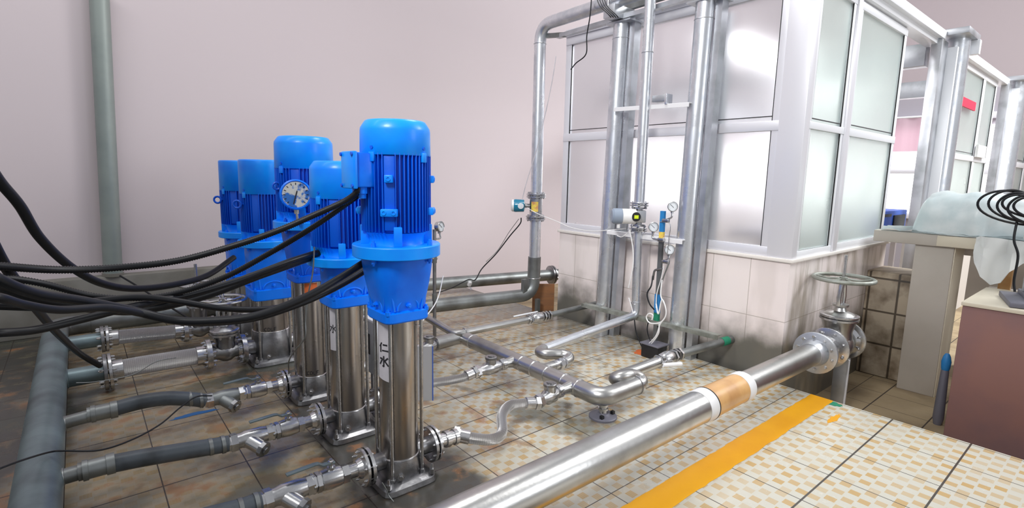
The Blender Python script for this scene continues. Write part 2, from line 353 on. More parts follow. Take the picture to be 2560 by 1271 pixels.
# ------------------------------------------------------------------ object helpers
ORG = {}
def thing(name, loc, label, cat, group=None):
    o = bpy.data.objects.new(name, None); COL.objects.link(o); o.location = V3(loc); o.empty_display_size = .05
    o['label'] = label; o['category'] = cat
    if group: o['group'] = group
    ORG[o.name] = V3(loc); return o
def obj(name, mb, mt, parent=None, label=None, angle=35, origin=None):
    me = bpy.data.meshes.new(name)
    bmesh.ops.recalc_face_normals(mb.bm, faces=mb.bm.faces)
    org = ORG[parent.name] if parent else (V3(origin) if origin else V3((0, 0, 0)))
    if org.length: bmesh.ops.translate(mb.bm, verts=mb.bm.verts, vec=-org)
    for f in mb.bm.faces: f.smooth = True
    mb.bm.to_mesh(me); mb.bm.free(); me.set_sharp_from_angle(angle=math.radians(angle))
    me.materials.append(MATS[mt]); o = bpy.data.objects.new(name, me); COL.objects.link(o)
    if parent: o.parent = parent; ORG[o.name] = org
    else: o.location = org; ORG[o.name] = org
    if label: o['label'] = label
    return o
def solo(name, mb, mt, label, cat, group=None, angle=35, origin=None):
    if origin is None:
        n = len(mb.bm.verts); cx = sum((v.co for v in mb.bm.verts), V3((0, 0, 0)))/n; origin = (cx.x, cx.y, min(v.co.z for v in mb.bm.verts))
    o = obj(name, mb, mt, None, label, angle, origin); o['category'] = cat
    if group: o['group'] = group
    return o
def struct(name, mb, mt, parent=None, angle=35):
    o = obj(name, mb, mt, parent, None, angle)
    if not parent: o['kind'] = 'structure'
    return o

BOLT = {}
def bolts(parent, c, axis, R, n, r=.008, ln=.05, phase=.2, mt='bright_steel', name='bolt'):
    c = V3(c); d = V3(axis).normalized(); a = V3((0, 0, 1)) if abs(d.z) < .9 else V3((1, 0, 0)); e1 = a.cross(d).normalized(); e2 = d.cross(e1)
    key = (round(r, 4), round(ln, 3), tuple(round(x, 3) for x in d), mt)
    if key not in BOLT:
        mb = MB(); mb.lathe(-d*ln/2, d, [(0, r*.5), (ln*.18, r*.5)], 8); mb.lathe(-d*ln*.42, d, [(0, r), (ln*.22, r)], 6)
        mb.lathe(d*ln*.2, d, [(0, r), (ln*.22, r)], 6); mb.lathe(d*ln*.4, d, [(0, r*.55), (ln*.12, r*.5)], 8); mb.lathe(-d*ln*.4, d, [(0, r*.5), (ln*.8, r*.5)], 8)
        me = bpy.data.meshes.new(name); bmesh.ops.recalc_face_normals(mb.bm, faces=mb.bm.faces); mb.bm.to_mesh(me); mb.bm.free(); me.materials.append(MATS[mt]); BOLT[key] = me
    for k in range(n):
        q = phase+2*PI*k/n; o = bpy.data.objects.new(name, BOLT[key]); COL.objects.link(o); o.parent = parent
        o.location = c+(e1*math.cos(q)+e2*math.sin(q))*R-ORG[parent.name]
def flange(parent, c, axis, R, t=.02, mt='bright_steel', nb=8, hub=0, bl=None, br=.008, phase=.2, name='flange'):
    d = V3(axis).normalized(); mb = MB()
    prof = [(-t/2, R*.97), (-t/2+.002, R), (t/2-.002, R), (t/2, R*.97)]
    if hub: prof += [(t/2+.001, hub*1.25), (t/2+.022, hub)]
    mb.lathe(c, d, prof, 36); o = obj(name, mb, mt, parent)
    if nb: bolts(o, c, d, R*.80, nb, br, bl or t*3, phase)
    return o
def strokes(origin, right, up, normal, lines, sc, w=.1, lift=.001):   # flat inked strokes on a surface
    mb = MB(); R_, U_, n = V3(right).normalized(), V3(up).normalized(), V3(normal).normalized(); o = V3(origin)+n*lift
    for ln in lines:
        for (x0, y0), (x1, y1) in zip(ln, ln[1:]):
            a = o+(R_*x0+U_*y0)*sc; b_ = o+(R_*x1+U_*y1)*sc; mb.beam(a, b_, w*sc, .0012, n)
    return mb
def dial_gauge(c, facing, r, label, group=None, stem=None, body='bright_steel', face='dial_white', depth=None, needle=2.4, ticks=True, rim=None):
    c = V3(c); f = V3(facing).normalized(); depth = depth or r*.55
    t = thing('pressure_gauge', c, label, 'gauge', group)
    mb = MB(); mb.lathe(c-f*depth, f, [(0, r*.7), (.003, r*.95), (depth*.75, r*.97), (depth*.8, r*1.06), (depth, r*1.06), (depth+.003, r*.96), (depth-.004, r*.9), (depth-.005, .0001)], 36, cap1=False)
    obj('gauge_case', mb, body, t)
    mb = MB(); mb.lathe(c-f*.004, f, [(0, r*.9), (.002, r*.89), (.0022, .0001)], 36); dl = obj('dial', mb, face, t)
    a = V3((0, 0, 1)); right = a.cross(f).normalized(); up = f.cross(right)
    if ticks:
        ls = []
        for k in range(13):
            q = math.radians(-45+270*k/12); ls.append([(math.cos(q)*.68, math.sin(q)*.68), (math.cos(q)*.82, math.sin(q)*.82)])
        obj('scale_marks', strokes(c-f*.002, right, up, f, ls, r, .05, .0015), 'ink', dl)
    obj('needle', strokes(c-f*.002, right, up, f, [[(-.2*math.cos(needle), -.2*math.sin(needle)), (.68*math.cos(needle), .68*math.sin(needle))], [(-.28*math.cos(needle), -.28*math.sin(needle)), (0, 0)]], r, .07, .003), 'ink', t)
    if stem:
        mb = MB(); mb.tube(elbow([c-f*depth*.5-up*r*.95]+[V3(p) for p in stem], .02), .007, 10); mb.lathe(c-f*depth*.5-up*r*1.35, up, [(0, .013), (r*.45, .013)], 6)
        obj('gauge_stem', mb, 'bright_steel', t)
    return t
# ================================================================== the setting
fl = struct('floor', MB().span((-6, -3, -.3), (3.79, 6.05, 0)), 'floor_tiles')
mb = MB(); a0, a1, b0, b1 = PZ(1575, 1271), PZ(2026, 990), PZ(1680, 1271), PZ(2072, 1003)
d0 = (a0-a1); pts = []
yl, yr = 1.325, 1.185
random.seed(3); lft = []; rgt = []
for i in range(61):
    x = .9+(3.79-.9)*i/60; lft.append(V3((x, yl+random.uniform(-.003, .003), .0012))); rgt.append(V3((x, yr+random.uniform(-.003, .003), .0012)))
vs = [(mb.bm.verts.new(p), mb.bm.verts.new(q)) for p, q in zip(lft, rgt)]
for (p, q), (r, s) in zip(vs, vs[1:]): mb.bm.faces.new((p, q, s, r))
obj('yellow_stripe', mb, 'yellow_stripe', fl, 'bright yellow painted line along the floor beside the big pipe')
def splat(c, rx, ry, ang=0, n=26, z=.0011, seed=1):
    random.seed(seed); mb = MB(); rg = []
    for k in range(n):
        q = 2*PI*k/n; r = 1+random.uniform(-.25, .22); x, y = rx*r*math.cos(q), ry*r*math.sin(q)
        rg.append(mb.bm.verts.new((c[0]+x*math.cos(ang)-y*math.sin(ang), c[1]+x*math.sin(ang)+y*math.cos(ang), z)))
    mb.bm.faces.new(rg); return mb
obj('paint_stain', splat((.44, 3.475), .13, .022, 0, seed=4), 'blue_stain', fl, 'blue paint stain under the second hose')
obj('rust_stain', splat(PZ(1602, 882), .07, .05, .4, seed=5), 'orange_rust', fl, 'orange stain beside the black box')
obj('green_stain', splat((3.74, 1.17), .035, .05, 0, seed=6), 'green_paint', fl, 'green paint at the end of the yellow line')
c = PZ(2085, 1048); obj('yellow_smear', splat(c, .10, .02, 0, seed=8), 'yellow_stripe', fl, 'thin yellow smear beside the line')

struct('floor_lower', MB().span((3.79, -6, -.5), (16, 6.05, -.3)), 'lower_floor_tiles')
struct('wall_back', MB().span((-6, 6.05, -.5), (16, 6.25, 9)), 'mauve_wall')
struct('wall_right', MB().span((16, -8, -.5), (16.2, 6.25, 9)), 'mauve_wall')
mb = MB().span((-6, 5.9, 0), (1.75, 6.05, .47), .008); struct('wall_parapet', mb, 'parapet')
# enclosure base wall: left face (x = 3.85), right face (y = 1.57)
mb = MB().span((3.85, 1.57, -.3), (4.0, 3.88, .875)); mb.span((4.0, 1.57, -.3), (5.95, 1.72, .875)); mb.span((4.0, 3.73, -.3), (9, 3.88, .875))
wl = struct('wall_enclosure', mb, 'wall_tiles')
obj('sill_cap', MB().span((3.83, 1.55, .875), (4.02, 3.90, .90), .004).span((4.02, 1.55, .875), (6.0, 1.74, .90), .004), 'pale_render', wl)

# window frames and frosted panes
def framed(name, plane, u0, u1, z0, z1, mids, fm='alu_frame', w=.055, d=.05, wr=None, zc=None):
    """plane ('x', 3.85) or ('y', 1.57); u along the other axis"""
    ax, c = plane
    def P(u, z, o): return (c+o, u, z) if ax == 'x' else (u, c+o, z)
    root = bpy.data.objects.new(name, None); COL.objects.link(root); root['kind'] = 'structure'; ORG[root.name] = V3((0, 0, 0))
    f = MB(); o0, o1 = .005, d
    f.span(P(u0, z0, o0), P(u0+w, z1, o1), .003); f.span(P(u1-(wr or w), z0, o0), P(u1, z1, o1), .003)
    f.span(P(u0, z0, o0-.004), P(u1, z0+w, o1+.004), .003); f.span(P(u0, z1-w, o0-.004), P(u1, z1, o1+.004), .003)
    for mz in mids: f.span(P(u0, mz-w*.5, o0-.006), P(u1, mz+w*.5, o1+.006), .003)
    obj('window_frame', f, fm, root)
    zs = [z0]+list(mids)+[z1]
    for a, b_ in zip(zs, zs[1:]):
        obj('pane', MB().span(P(u0+w*.6, a+w*.4, d*.42), P(u1-w*.6, b_-w*.4, d*.42+.008)), 'frosted_glass_grey' if ax == 'x' else 'frosted_glass', root)
        g = MB(); e = .006
        g.span(P(u0+w, a+w*.5, .008), P(u0+w+e, b_-w*.5, .016)); g.span(P(u1-(wr or w)-e, a+w*.5, .008), P(u1-(wr or w), b_-w*.5, .016)); g.span(P(u0+w, a+w*.9, .008), P(u1-w, a+w*.9+e, .016))
        obj('rubber_seal', g, 'black', root)
    return root
Z0, ZM, ZT = .90, 1.835, 2.80
framed('window_1', ('x', 3.85), 3.10, 3.88, Z0, ZT, [ZM], w=.075)
framed('window_2', ('x', 3.85), 2.36, 3.10, Z0, ZT, [ZM], w=.07)
framed('window_3', ('x', 3.85), 1.72, 2.36, Z0, ZT, [ZM], w=.07)
mb = MB().span((3.845, 1.565, Z0-.03), (3.93, 1.74, ZT+.10), .004); struct('trim_1', mb, 'alu_frame')
framed('window_4', ('y', 1.57), 3.93, 4.58, Z0, ZT, [ZM], 'white_frame', w=.05)
mb = MB().span((4.58, 1.56, Z0), (4.66, 1.65, ZT), .004); struct('trim_2', mb, 'alu_frame')
framed('window_5', ('y', 1.57), 4.66, 5.82, Z0, ZT, [ZM], 'white_frame', w=.06)
# top rails of the enclosure
mb = MB().span((3.84, 1.55, ZT), (3.93, 3.88, ZT+.07), .004); struct('trim_3', mb, 'alu_frame')
mb = MB().span((3.93, 1.54, ZT+.01), (6.75, 1.66, ZT+.09), .004).span((3.93, 1.50, ZT+.06), (6.75, 1.56, ZT+.14), .004); struct('trim_4', mb, 'white_frame')
# cross beams seen through the open bay, and the far bays
for i, x in enumerate((6.78, 9.2)):
    struct('trim_%d' % (5+i), MB().span((x, 1.66, ZT-.16), (x+.15, 6.0, ZT+.06), .004), 'galvanised_flat')
struct('trim_7', MB().span((6.0, 4.2, ZT-.5), (12, 4.35, ZT-.3), .004), 'galvanised_flat')
wx = PY(2450, 300, 1.57).x
framed('window_6', ('y', 1.57), 7.34, wx, .90, 2.86, [1.78], 'white_frame', w=.07)
framed('window_7', ('y', 1.57), wx, 10.0, .90, 2.86, [1.78], 'white_frame', w=.07)
framed('window_8', ('y', 1.57), 12.0, 13.4, .90, 2.95, [1.8], 'white_frame', w=.09)
framed('window_9', ('y', 1.57), 13.4, 15.9, .90, 2.95, [1.8], 'white_frame', w=.09)
struct('trim_8', MB().span((7.25, 1.52, 2.86), (10.5, 1.64, 2.95), .004), 'white_frame')
struct('wall_far_base', MB().span((7.2, 1.57, -.3), (15.9, 1.75, .9)), 'pale_render')
# bright daylight windows deep inside the enclosure
def daylight(name, a, b_, rails, fr='alu_frame'):
    root = bpy.data.objects.new(name, None); COL.objects.link(root); root['kind'] = 'structure'; ORG[root.name] = V3((0, 0, 0))
    obj('pane', MB().span(a, b_), 'window_daylight', root)
    f = MB()
    for p, q in rails: f.span(p, q, .003)
    obj('window_frame', f, fr, root)
daylight('window_10', (11.9, 1.8, .90), (11.95, 6.0, 2.45), [((11.84, 1.8, 1.62), (11.9, 6, 1.72)), ((11.84, 1.8, .80), (11.95, 6, .90)), ((11.84, 1.8, 2.55), (11.95, 6, 2.65)), ((11.84, 3.9, .90), (11.9, 4.0, 2.55))])
daylight('window_11', (7.4, 5.95, 1.0), (11.2, 6.0, 2.05), [((7.4, 5.9, .9), (11.2, 6.0, 1.0)), ((7.4, 5.9, 2.05), (11.2, 6.0, 2.15)), ((8.8, 5.9, .75), (8.9, 6.0, 2.05))])
struct('wall_inner', MB().span((11.95, 1.75, -.3), (12.1, 6.0, 3.2)), 'inner_wall')
cp = PX(1800, 250, 4.25); struct('trim_9', MB().cyl((4.25, cp.y, -.3), (4.25, cp.y, 2.8), .055), 'galvanised_flat')
cp = PX(1940, 560, 5.0); struct('trim_10', MB().span((4.9, 1.9, .9), (5.6, 2.6, .98), .01).span((5.55, 2.5, -.3), (5.6, 2.6, .9)), 'inner_wall')
t = thing('roller_curtain', (11.8, 3.2, 2.1), 'pale pink cloth hanging above the bright window in the open bay', 'curtain')
mb = MB(); n = 30; vs = []
for i in range(n+1):
    y = 1.9+2.6*i/n; o = .02*math.sin(i*1.7); vs.append([mb.bm.verts.new((11.78+o, y, z)) for z in (2.02, 2.62)])
for a, b_ in zip(vs, vs[1:]): mb.bm.faces.new((a[0], b_[0], b_[1], a[1]))
r = bmesh.ops.solidify(mb.bm, geom=mb.bm.faces[:], thickness=.01); obj('cloth', mb, 'pink_curtain', t)
obj('rail', MB().cyl((11.78, 1.85, 2.63), (11.78, 4.55, 2.63), .02), 'white_frame', t)

# columns of the far bays: galvanised pipe + box post + cap plate
def far_column(x, y, r, top, label):
    t = thing('steel_column', (x, y, -.3), label, 'column', 'steel columns of the far bays')
    obj('pipe', MB().cyl((x, y, -.3), (x, y, top), r, 32), 'galvanised', t)
    obj('box_post', MB().span((x-.42, y+.03, -.3), (x-.20, y+.12, top-.05), .004), 'galvanised_flat', t)
    obj('edge_strip', MB().span((x-.205, y-.05, -.3), (x-.16, y+.12, top-.1), .003), 'white_frame', t)
    obj('cap_plate', MB().span((x-.3, y-.14, top), (x+.2, y+.16, top+.06), .004), 'galvanised_flat', t)
    obj('bracket', MB().span((x+.1, y-.16, top-.14), (x+.17, y-.08, top), .004), 'white_frame', t)
far_column(7.06, 1.47, .105, 2.90, 'nearer of the two galvanised steel columns, beside the open bay')
far_column(10.75, 1.47, .12, 2.93, 'farther of the two galvanised steel columns, at the right edge')
sa, sb, sc_ = PY(2402, 240, 1.555), PY(2436, 272, 1.555), PY(2402, 264, 1.555); mb = MB().span((sa.x, 1.545, sc_.z), (sb.x, 1.565, sa.z)); solo('wall_sign', mb, 'red_sign', 'small red sign stuck on the far frosted window', 'sign')
sa, sb = PY(2444, 358, 1.55), PY(2459, 396, 1.55); mb = MB().span((sa.x, 1.535, sb.z), (sb.x, 1.565, sa.z-.02)); solo('notice_sheet', mb, 'white_plastic', 'small pale blue-white sheet above the rail of the far window', 'sheet')
# ================================================================== blue vertical pumps
def sq_ring(c, a, z, n, e):      # superellipse ring, e=2 circle, large = square
    out = []
    for k in range(n):
        q = 2*PI*(k+.5)/n; cs, sn = math.cos(q), math.sin(q); r = a/((abs(cs)**e+abs(sn)**e)**(1/e)); out.append((c[0]+r*cs, c[1]+r*sn, z))
    return out
def loft(c, levels, n=48):
    mb = MB(); prev = None
    for a, z, e in levels:
        rg = mb.ring(sq_ring(c, a, z, n, e))
        if prev: mb.bridge(prev, rg)
        else: mb.cap(rg, True)
        prev = rg
    mb.cap(prev); return mb

def pump(x, y, label, P):
    t = thing('vertical_pump', (x, y, 0), label, 'pump', None)
    rs, rm, rf = P['rs'], P['rm'], P['rf']; a = rs*.95; zh, zs, zc, zt, zf, zn, zm, ztop = P['z']
    c = (x, y)
    # base
    mb = loft(c, [(a+.052, 0, 7), (a+.055, .008, 7), (a+.05, .03, 7), (a+.03, .042, 6)]); base = obj('base_plate', mb, 'cast_steel', t, angle=30)
    for sx in (-1, 1):
        for sy in (-1, 1):
            mb = MB(); mb.cyl((x+sx*(a+.028), y+sy*(a+.028), .038), (x+sx*(a+.028), y+sy*(a+.028), .062), .013, 6); mb.cyl((x+sx*(a+.028), y+sy*(a+.028), .06), (x+sx*(a+.028), y+sy*(a+.028), .085), .006, 8)
            obj('foot_bolt', mb, 'bright_steel', base)
    obj('pump_head', loft(c, [(rs*1.0, .035, 4), (rs*1.04, .06, 3), (rs*1.03, zh-.012, 2.2), (rs*.99, zh, 2)]), P.get('headmat', 'cast_steel'), t)
    obj('casing_ring', MB().torus((x, y, zh), (0, 0, 1), rs*1.02, .005, 48, 8), 'bright_steel', t)
    mb = MB().lathe((x, y, zh), (0, 0, 1), [(0, rs), (zs-zh, rs)], 64); obj('sleeve', mb, 'pump_steel', t)
    for sx in (-1, 1):
        for sy in (-1, 1):
            q = (x+sx*a*.92, y+sy*a*.92); mb = MB().cyl((*q, .04), (*q, zs+.02), .0085, 12); mb.cyl((*q, .04), (*q, .058), .014, 6); obj('tie_rod', mb, 'bright_steel', t)
    mb = MB(); mb.lathe((x, y, .065), (-.4, -.9, 0), [(rs, .016), (rs+.02, .016), (rs+.021, .011), (rs+.03, .010)], 6); obj('drain_plug', mb, 'bright_steel', t)
    # suction / discharge ports
    for s, nm in ((-1, 'suction_port'), (1, 'discharge_port')):
        pr = P['rp']; xf = P['xf']; mb = MB().lathe((x, y, .12), (s, 0, 0), [(rs*.8, pr), (xf, pr)], 28); prt = obj(nm, mb, 'cast_steel', t)
        mb = MB().lathe((x, y, .12), (s, 0, 0), [(xf-.010, P['rfl']), (xf+.005, P['rfl'])], 40); f = obj('flange', mb, 'bright_steel', prt)
        bolts(f, (x+s*(xf+.010), y, .12), (s, 0, 0), P['rfl']*.84, 8, .0065, .062, .39)
        obj('gasket', MB().lathe((x, y, .12), (s, 0, 0), [(xf+.006, P['rfl']*.78), (xf+.014, P['rfl']*.78)], 32), 'black', f)
    # motor stool
    lv = [(a+.022, zs-.002, 7), (a+.026, zs+.004, 7), (a+.026, zc, 7), (a+.012, zc+.006, 7)]
    aa = P.get('stool_top', rf*.78)
    for k in range(1, 7):
        f = k/6; lv.append(((a+.012)*(1-f)+aa*f, zc+.006+(zt-zc-.006)*f, 6*(1-f)+2.6*f))
    st = obj('motor_stool', loft(c, lv), P['bm'], t, angle=28)
    hh = zt-zc
    for face in range(4):        # guard panels on each side, with raised edges and arch at the foot
        q = face*PI/2; n = V3((math.cos(q), math.sin(q), 0)); s = V3((-math.sin(q), math.cos(q), 0))
        mb = MB(); b0 = V3((x, y, 0))+n*(a+.014); t0 = V3((x, y, 0))+n*(aa*.70)
        for sg in (-1, 1): mb.beam(b0+s*sg*a*.78+V3((0, 0, zc+.01)), t0+s*sg*aa*.72+V3((0, 0, zt-.01)), .008, .012, n)
        mb2 = [b0+s*(a*.62*math.cos(w))+n*.003+V3((0, 0, zc+.012+min(hh*.22, .05)*math.sin(w))) for w in [PI*k/12 for k in range(13)]]
        mb.tube(mb2, .005, 8); mb.lathe(b0+V3((0, 0, zc+.03)), n, [(0, .012), (.014, .012), (.015, .007), (.022, .007)], 6)
        obj('guard_panel', mb, P['bm'], st)
    for sx in (-1, 1):
        for sy in (-1, 1):
            q = V3((x+sx*(a+.01), y+sy*(a+.01), zc)); mb = MB().lathe(q, (0, 0, 1), [(-.005, .012), (.012, .012)], 6); mb.lathe(q, (0, 0, 1), [(0, .007), (.022, .007)], 8); obj('collar_nut', mb, P['bm'], st)
    # flange, neck, ribs
    mb = MB().lathe((x, y, 0), (0, 0, 1), [(zt-.004, rf*.80), (zt, rf*.97), (zt+.004, rf), (zf-.004, rf), (zf, rf*.985), (zf+.001, rf*.7)], 56); fo = obj('motor_flange', mb, P['bl'], t)
    bolts(fo, (x, y, (zt+zf)/2), (0, 0, 1), rf*.88, 4, .011, (zf-zt)*1.9, .5, mt=P['bm'])
    mb = MB().lathe((x, y, 0), (0, 0, 1), [(zf, rm*.80), (zf+.01, rm*.78), (zn-.02, rm*.80), (zn, rm*.9)], 48)
    for k in range(4):
        q = PI/4+.35+k*PI/2; n = V3((math.cos(q), math.sin(q), 0)); mb.beam(V3((x, y, zf))+n*rm*.86, V3((x, y, zn+.03))+n*rm*.86, .035, .05, n, .004)
    obj('motor_neck', mb, P['bl'], t)
    # finned motor frame
    mb = MB(); r0 = rm*.87; mb.lathe((x, y, 0), (0, 0, 1), [(zn-.01, r0*.9), (zn+.01, r0), (zm, r0)], 48)
    blank = P.get('blank', math.radians(232)); nf = 52
    for k in range(nf):
        q = 2*PI*k/nf; dq = min(abs((q-bb+PI) % (2*PI)-PI) for bb in (blank, blank+PI/2, blank+PI, blank-PI/2))
        if dq < .15: continue
        n = V3((math.cos(q), math.sin(q), 0)); h = .0
        p0 = V3((x, y, 0))+n*(r0+(rm-r0)*.5)
        z0 = zn-.004; z1 = zm-.004; vsz = [z0+.02, z0]
        mb.box((p0.x, p0.y, (z0+z1)/2+.004), ((rm-r0)*1.02, .0045, z1-z0-.008), Matrix.Rotation(q, 3, 'Z'), .0018)
    obj('motor_frame', mb, P['bd'], t)
    for j, bb in enumerate((blank, blank+PI/2, blank+PI, blank-PI/2)):
        n = V3((math.cos(bb), math.sin(bb), 0)); mb = MB()
        mb.box(V3((x, y, (zn+zm)/2))+n*(r0+.004), (.016, rm*.30, (zm-zn)*.92), Matrix.Rotation(bb, 3, 'Z'), .004)
        pad = obj('motor_pad', mb, P['bd'], t)
        if P.get('lugs'):
            for zz, w in ((zm-.11, .035), (zn+.09, .07)):
                mb = MB(); cc = V3((x, y, zz))+n*(rm-.002); mb.box(cc, (.035, w, .032), Matrix.Rotation(bb, 3, 'Z'), .004)
                for o in ((0,) if w < .05 else (-.02, .02)): mb.torus(cc+n*.018+V3((-n.y, n.x, 0))*o, n, .008, .003, 16, 6)
                obj('mounting_lug', mb, P['bl'], pad)
    # fan cover
    rc = rm*.985; pf = [(zm-.012, rc), (zm-.010, rc*1.012), (ztop-.045, rc*1.0)]
    if P.get('dome'): pf += [(ztop-.032, rc*.985), (ztop-.010, rc*.89), (ztop-.004, rc*.86), (ztop-.001, rc*.82), (ztop+.002, .001)]
    else: pf += [(ztop-.012, rc*1.0), (ztop-.003, rc*.975), (ztop, rc*.94), (ztop+.001, .001)]
    mb = MB().lathe((x, y, 0), (0, 0, 1), pf, 64, cap1=False); fc = obj('fan_cover', mb, P['bl'], t, angle=50)
    for k in range(4):
        q = blank-.5+k*PI/2; n = V3((math.cos(q), math.sin(q), 0)); mb = MB().lathe(V3((x, y, zm+.018))+n*(rc-.002), n, [(0, .008), (.007, .008)], 6); obj('cover_screw', mb, P['bd'], fc)
        mb = MB(); mb.box(V3((x, y, zm-.02))+n*(rm*.97), (.02, .028, .04), Matrix.Rotation(q, 3, 'Z'), .003); obj('cover_clip', mb, P['bl'], fc)
    return t
base = dict(bl='blue_paint_light', bm='blue_paint', bd='blue_paint_deep', rp=.04, rfl=.087, xf=.165)
# z: head top, sleeve top, collar top, stool top, flange top, neck top, motor top, cover top
PUMPS = [
 (1.09, 2.13, 'nearest blue vertical pump, tallest in the picture, with terminal box', dict(base, rs=.088, rm=.152, rf=.193, z=(.135, .80, .842, 1.085, 1.140, 1.195, 1.535, 1.672), dome=1, lugs=1, stool_top=.148)),
 (1.085, 2.73, 'second nearest blue vertical pump, lower than its neighbours, half hidden behind the nearest', dict(base, rs=.092, rm=.164, rf=.190, z=(.15, .745, .795, .965, 1.012, 1.06, 1.325, 1.505), stool_top=.12, dome=1)),
 (1.09, 3.33, 'middle blue vertical pump, behind the large dial gauge', dict(base, rs=.090, rm=.170, rf=.192, z=(.155, .775, .815, 1.10, 1.15, 1.205, 1.475, 1.655), dome=1, stool_top=.145, bm='blue_paint_deep')),
 (1.075, 4.2, 'stout blue vertical pump, second from the left, with a plain round cap', dict(base, rs=.125, rm=.168, rf=.195, z=(.245, .50, .575, .89, .94, 1.00, 1.29, 1.525), rp=.055, rfl=.112, xf=.20, stool_top=.15)),
 (1.075, 4.88, 'farthest blue vertical pump, leftmost of the five motors', dict(base, rs=.125, rm=.168, rf=.195, z=(.245, .50, .575, .89, .94, 1.00, 1.29, 1.525), rp=.055, rfl=.112, xf=.20, stool_top=.15)),
]
PT = [pump(*p) for p in PUMPS]
# terminal box on the nearest pump
p1 = PT[0]; zb0, zb1 = 1.382, 1.535
mb = MB().span((.885, 2.07, zb0+.006), (.985, 2.185, zb1-.004), .008); tb = obj('terminal_box', mb, 'blue_paint', p1)
obj('box_lid', MB().span((.868, 2.062, zb0), (.888, 2.193, zb1), .006), 'blue_paint_light', tb)
for yy in (2.072, 2.183):
    for zz in (zb0+.012, zb1-.012): obj('lid_screw', MB().lathe((.870, yy, zz), (-1, 0, 0), [(0, .008), (.008, .008)], 8), 'blue_paint_deep', tb)
obj('cable_gland', MB().lathe((.92, 2.10, zb0+.01), (0, 0, -1), [(0, .022), (.03, .022), (.031, .017), (.05, .016)], 10), 'blue_paint', tb)
obj('cable_gland', MB().lathe((.92, 2.15, zb0+.01), (0, 0, -1), [(0, .02), (.025, .02), (.026, .015), (.04, .014)], 10), 'blue_paint', tb)
# other pumps: boxes on their suction side
for k, (xx, yy, zz) in ((3, (.90, 4.16, 1.06)), (4, (.90, 4.84, 1.06))):
    mb = MB(); mb.torus((xx-.02, yy, 1.205), (.5, .86, 0), .026, .008, 24, 8); mb.cyl((xx+.005, yy, 1.205), (xx+.06, yy, 1.205), .008); obj('lifting_eye', mb, 'blue_paint_deep', PT[k])
mb = MB(); mb.torus((.915, 3.30, 1.36), (.2, .97, 0), .02, .006, 20, 8); mb.cyl((.93, 3.30, 1.36), (.97, 3.30, 1.36), .007); obj('lifting_eye', mb, 'blue_paint_deep', PT[2])
# paper labels wrapped on sleeves, with brush writing
def wrap(c, r, q0, q1, z0, z1, n=10, skew=0):
    mb = MB(); vs = []
    for i in range(n+1):
        q = q0+(q1-q0)*i/n; s = skew*(i/n)
        vs.append([mb.bm.verts.new((c[0]+rr*math.cos(q), c[1]+rr*math.sin(q), z)) for rr, z in ((r, z0+s), (r, z1), (r+.0015, z1), (r+.0015, z0+s))])
    for a, b_ in zip(vs, vs[1:]):
        for k in range(4): mb.bm.faces.new((a[k], b_[k], b_[(k+1) % 4], a[(k+1) % 4]))
    mb.bm.faces.new(vs[0]); mb.bm.faces.new(list(reversed(vs[-1]))); return mb
def ink_on(c, r, qc, zc, lines, sc, w, parent, name='writing'):
    mb = MB()
    for ln in lines:
        for (x0, y0), (x1, y1) in zip(ln, ln[1:]):
            P_ = []
            for X_, Y_ in ((x0, y0), (x1, y1)):
                q = qc+X_*sc/r; P_.append(V3((c[0]+(r+.0025)*math.cos(q), c[1]+(r+.0025)*math.sin(q), zc+Y_*sc)))
            n = V3((math.cos(qc), math.sin(qc), 0)); mb.beam(P_[0], P_[1], w*sc, .0012, n)
    return obj(name, mb, 'ink', parent)
REN = [[(-.25, .5), (-.55, .05)], [(-.4, .25), (-.4, -.5)], [(-.1, .3), (.45, .3)], [(-.2, -.3), (.55, -.3)]]
SHUI = [[(0, .5), (0, -.5), (-.15, -.4)], [(-.5, .22), (-.15, .22), (-.5, -.35)], [(.45, .35), (.1, .05)], [(.1, .05), (.5, -.4)]]
qc = math.radians(193)
lb = obj('paper_label', wrap((1.09, 2.13), .0895, math.radians(172), math.radians(222), .53, .79, skew=-.015), 'paper_label', p1, 'pale label with black brush writing')
qc = math.radians(199)
ink_on((1.09, 2.13), .0895, qc, .675, REN, .045, .16, lb); ink_on((1.09, 2.13), .0895, qc, .612, SHUI, .05, .15, lb)
lb = obj('paper_label', wrap((1.085, 2.73), .0935, math.radians(188), math.radians(222), .50, .735), 'paper_label', PT[1])
ink_on((1.085, 2.73), .0935, math.radians(204), .62, SHUI, .045, .1, lb)
obj('name_band', wrap((1.09, 3.33), .0915, math.radians(235), math.radians(282), .70, .765), 'orange_rust', PT[2], 'orange-red warning sticker below the collar')
LET = dict(C=[[(.35, .4), (0, .5), (-.35, .3), (-.35, -.3), (0, -.5), (.35, -.4)]], D=[[(-.3, .5), (-.3, -.5), (.1, -.5), (.35, -.2), (.35, .2), (.1, .5), (-.3, .5)]], L=[[(-.3, .5), (-.3, -.5), (.3, -.5)]], F=[[(.3, .5), (-.3, .5), (-.3, -.5)], [(-.3, 0), (.2, 0)]])
for k, (c, r, z, q0, sc) in {2: ((1.09, 3.33), .0905, .185, 236, .020), 3: ((1.075, 4.2), .1255, .27, 238, .024)}.items():
    mb = None
    for j, ch in enumerate('CDLF'):
        ink_on(c, r, math.radians(q0)+j*sc*.95/r, z, LET[ch], sc, .16, PT[k], 'cast_letter')
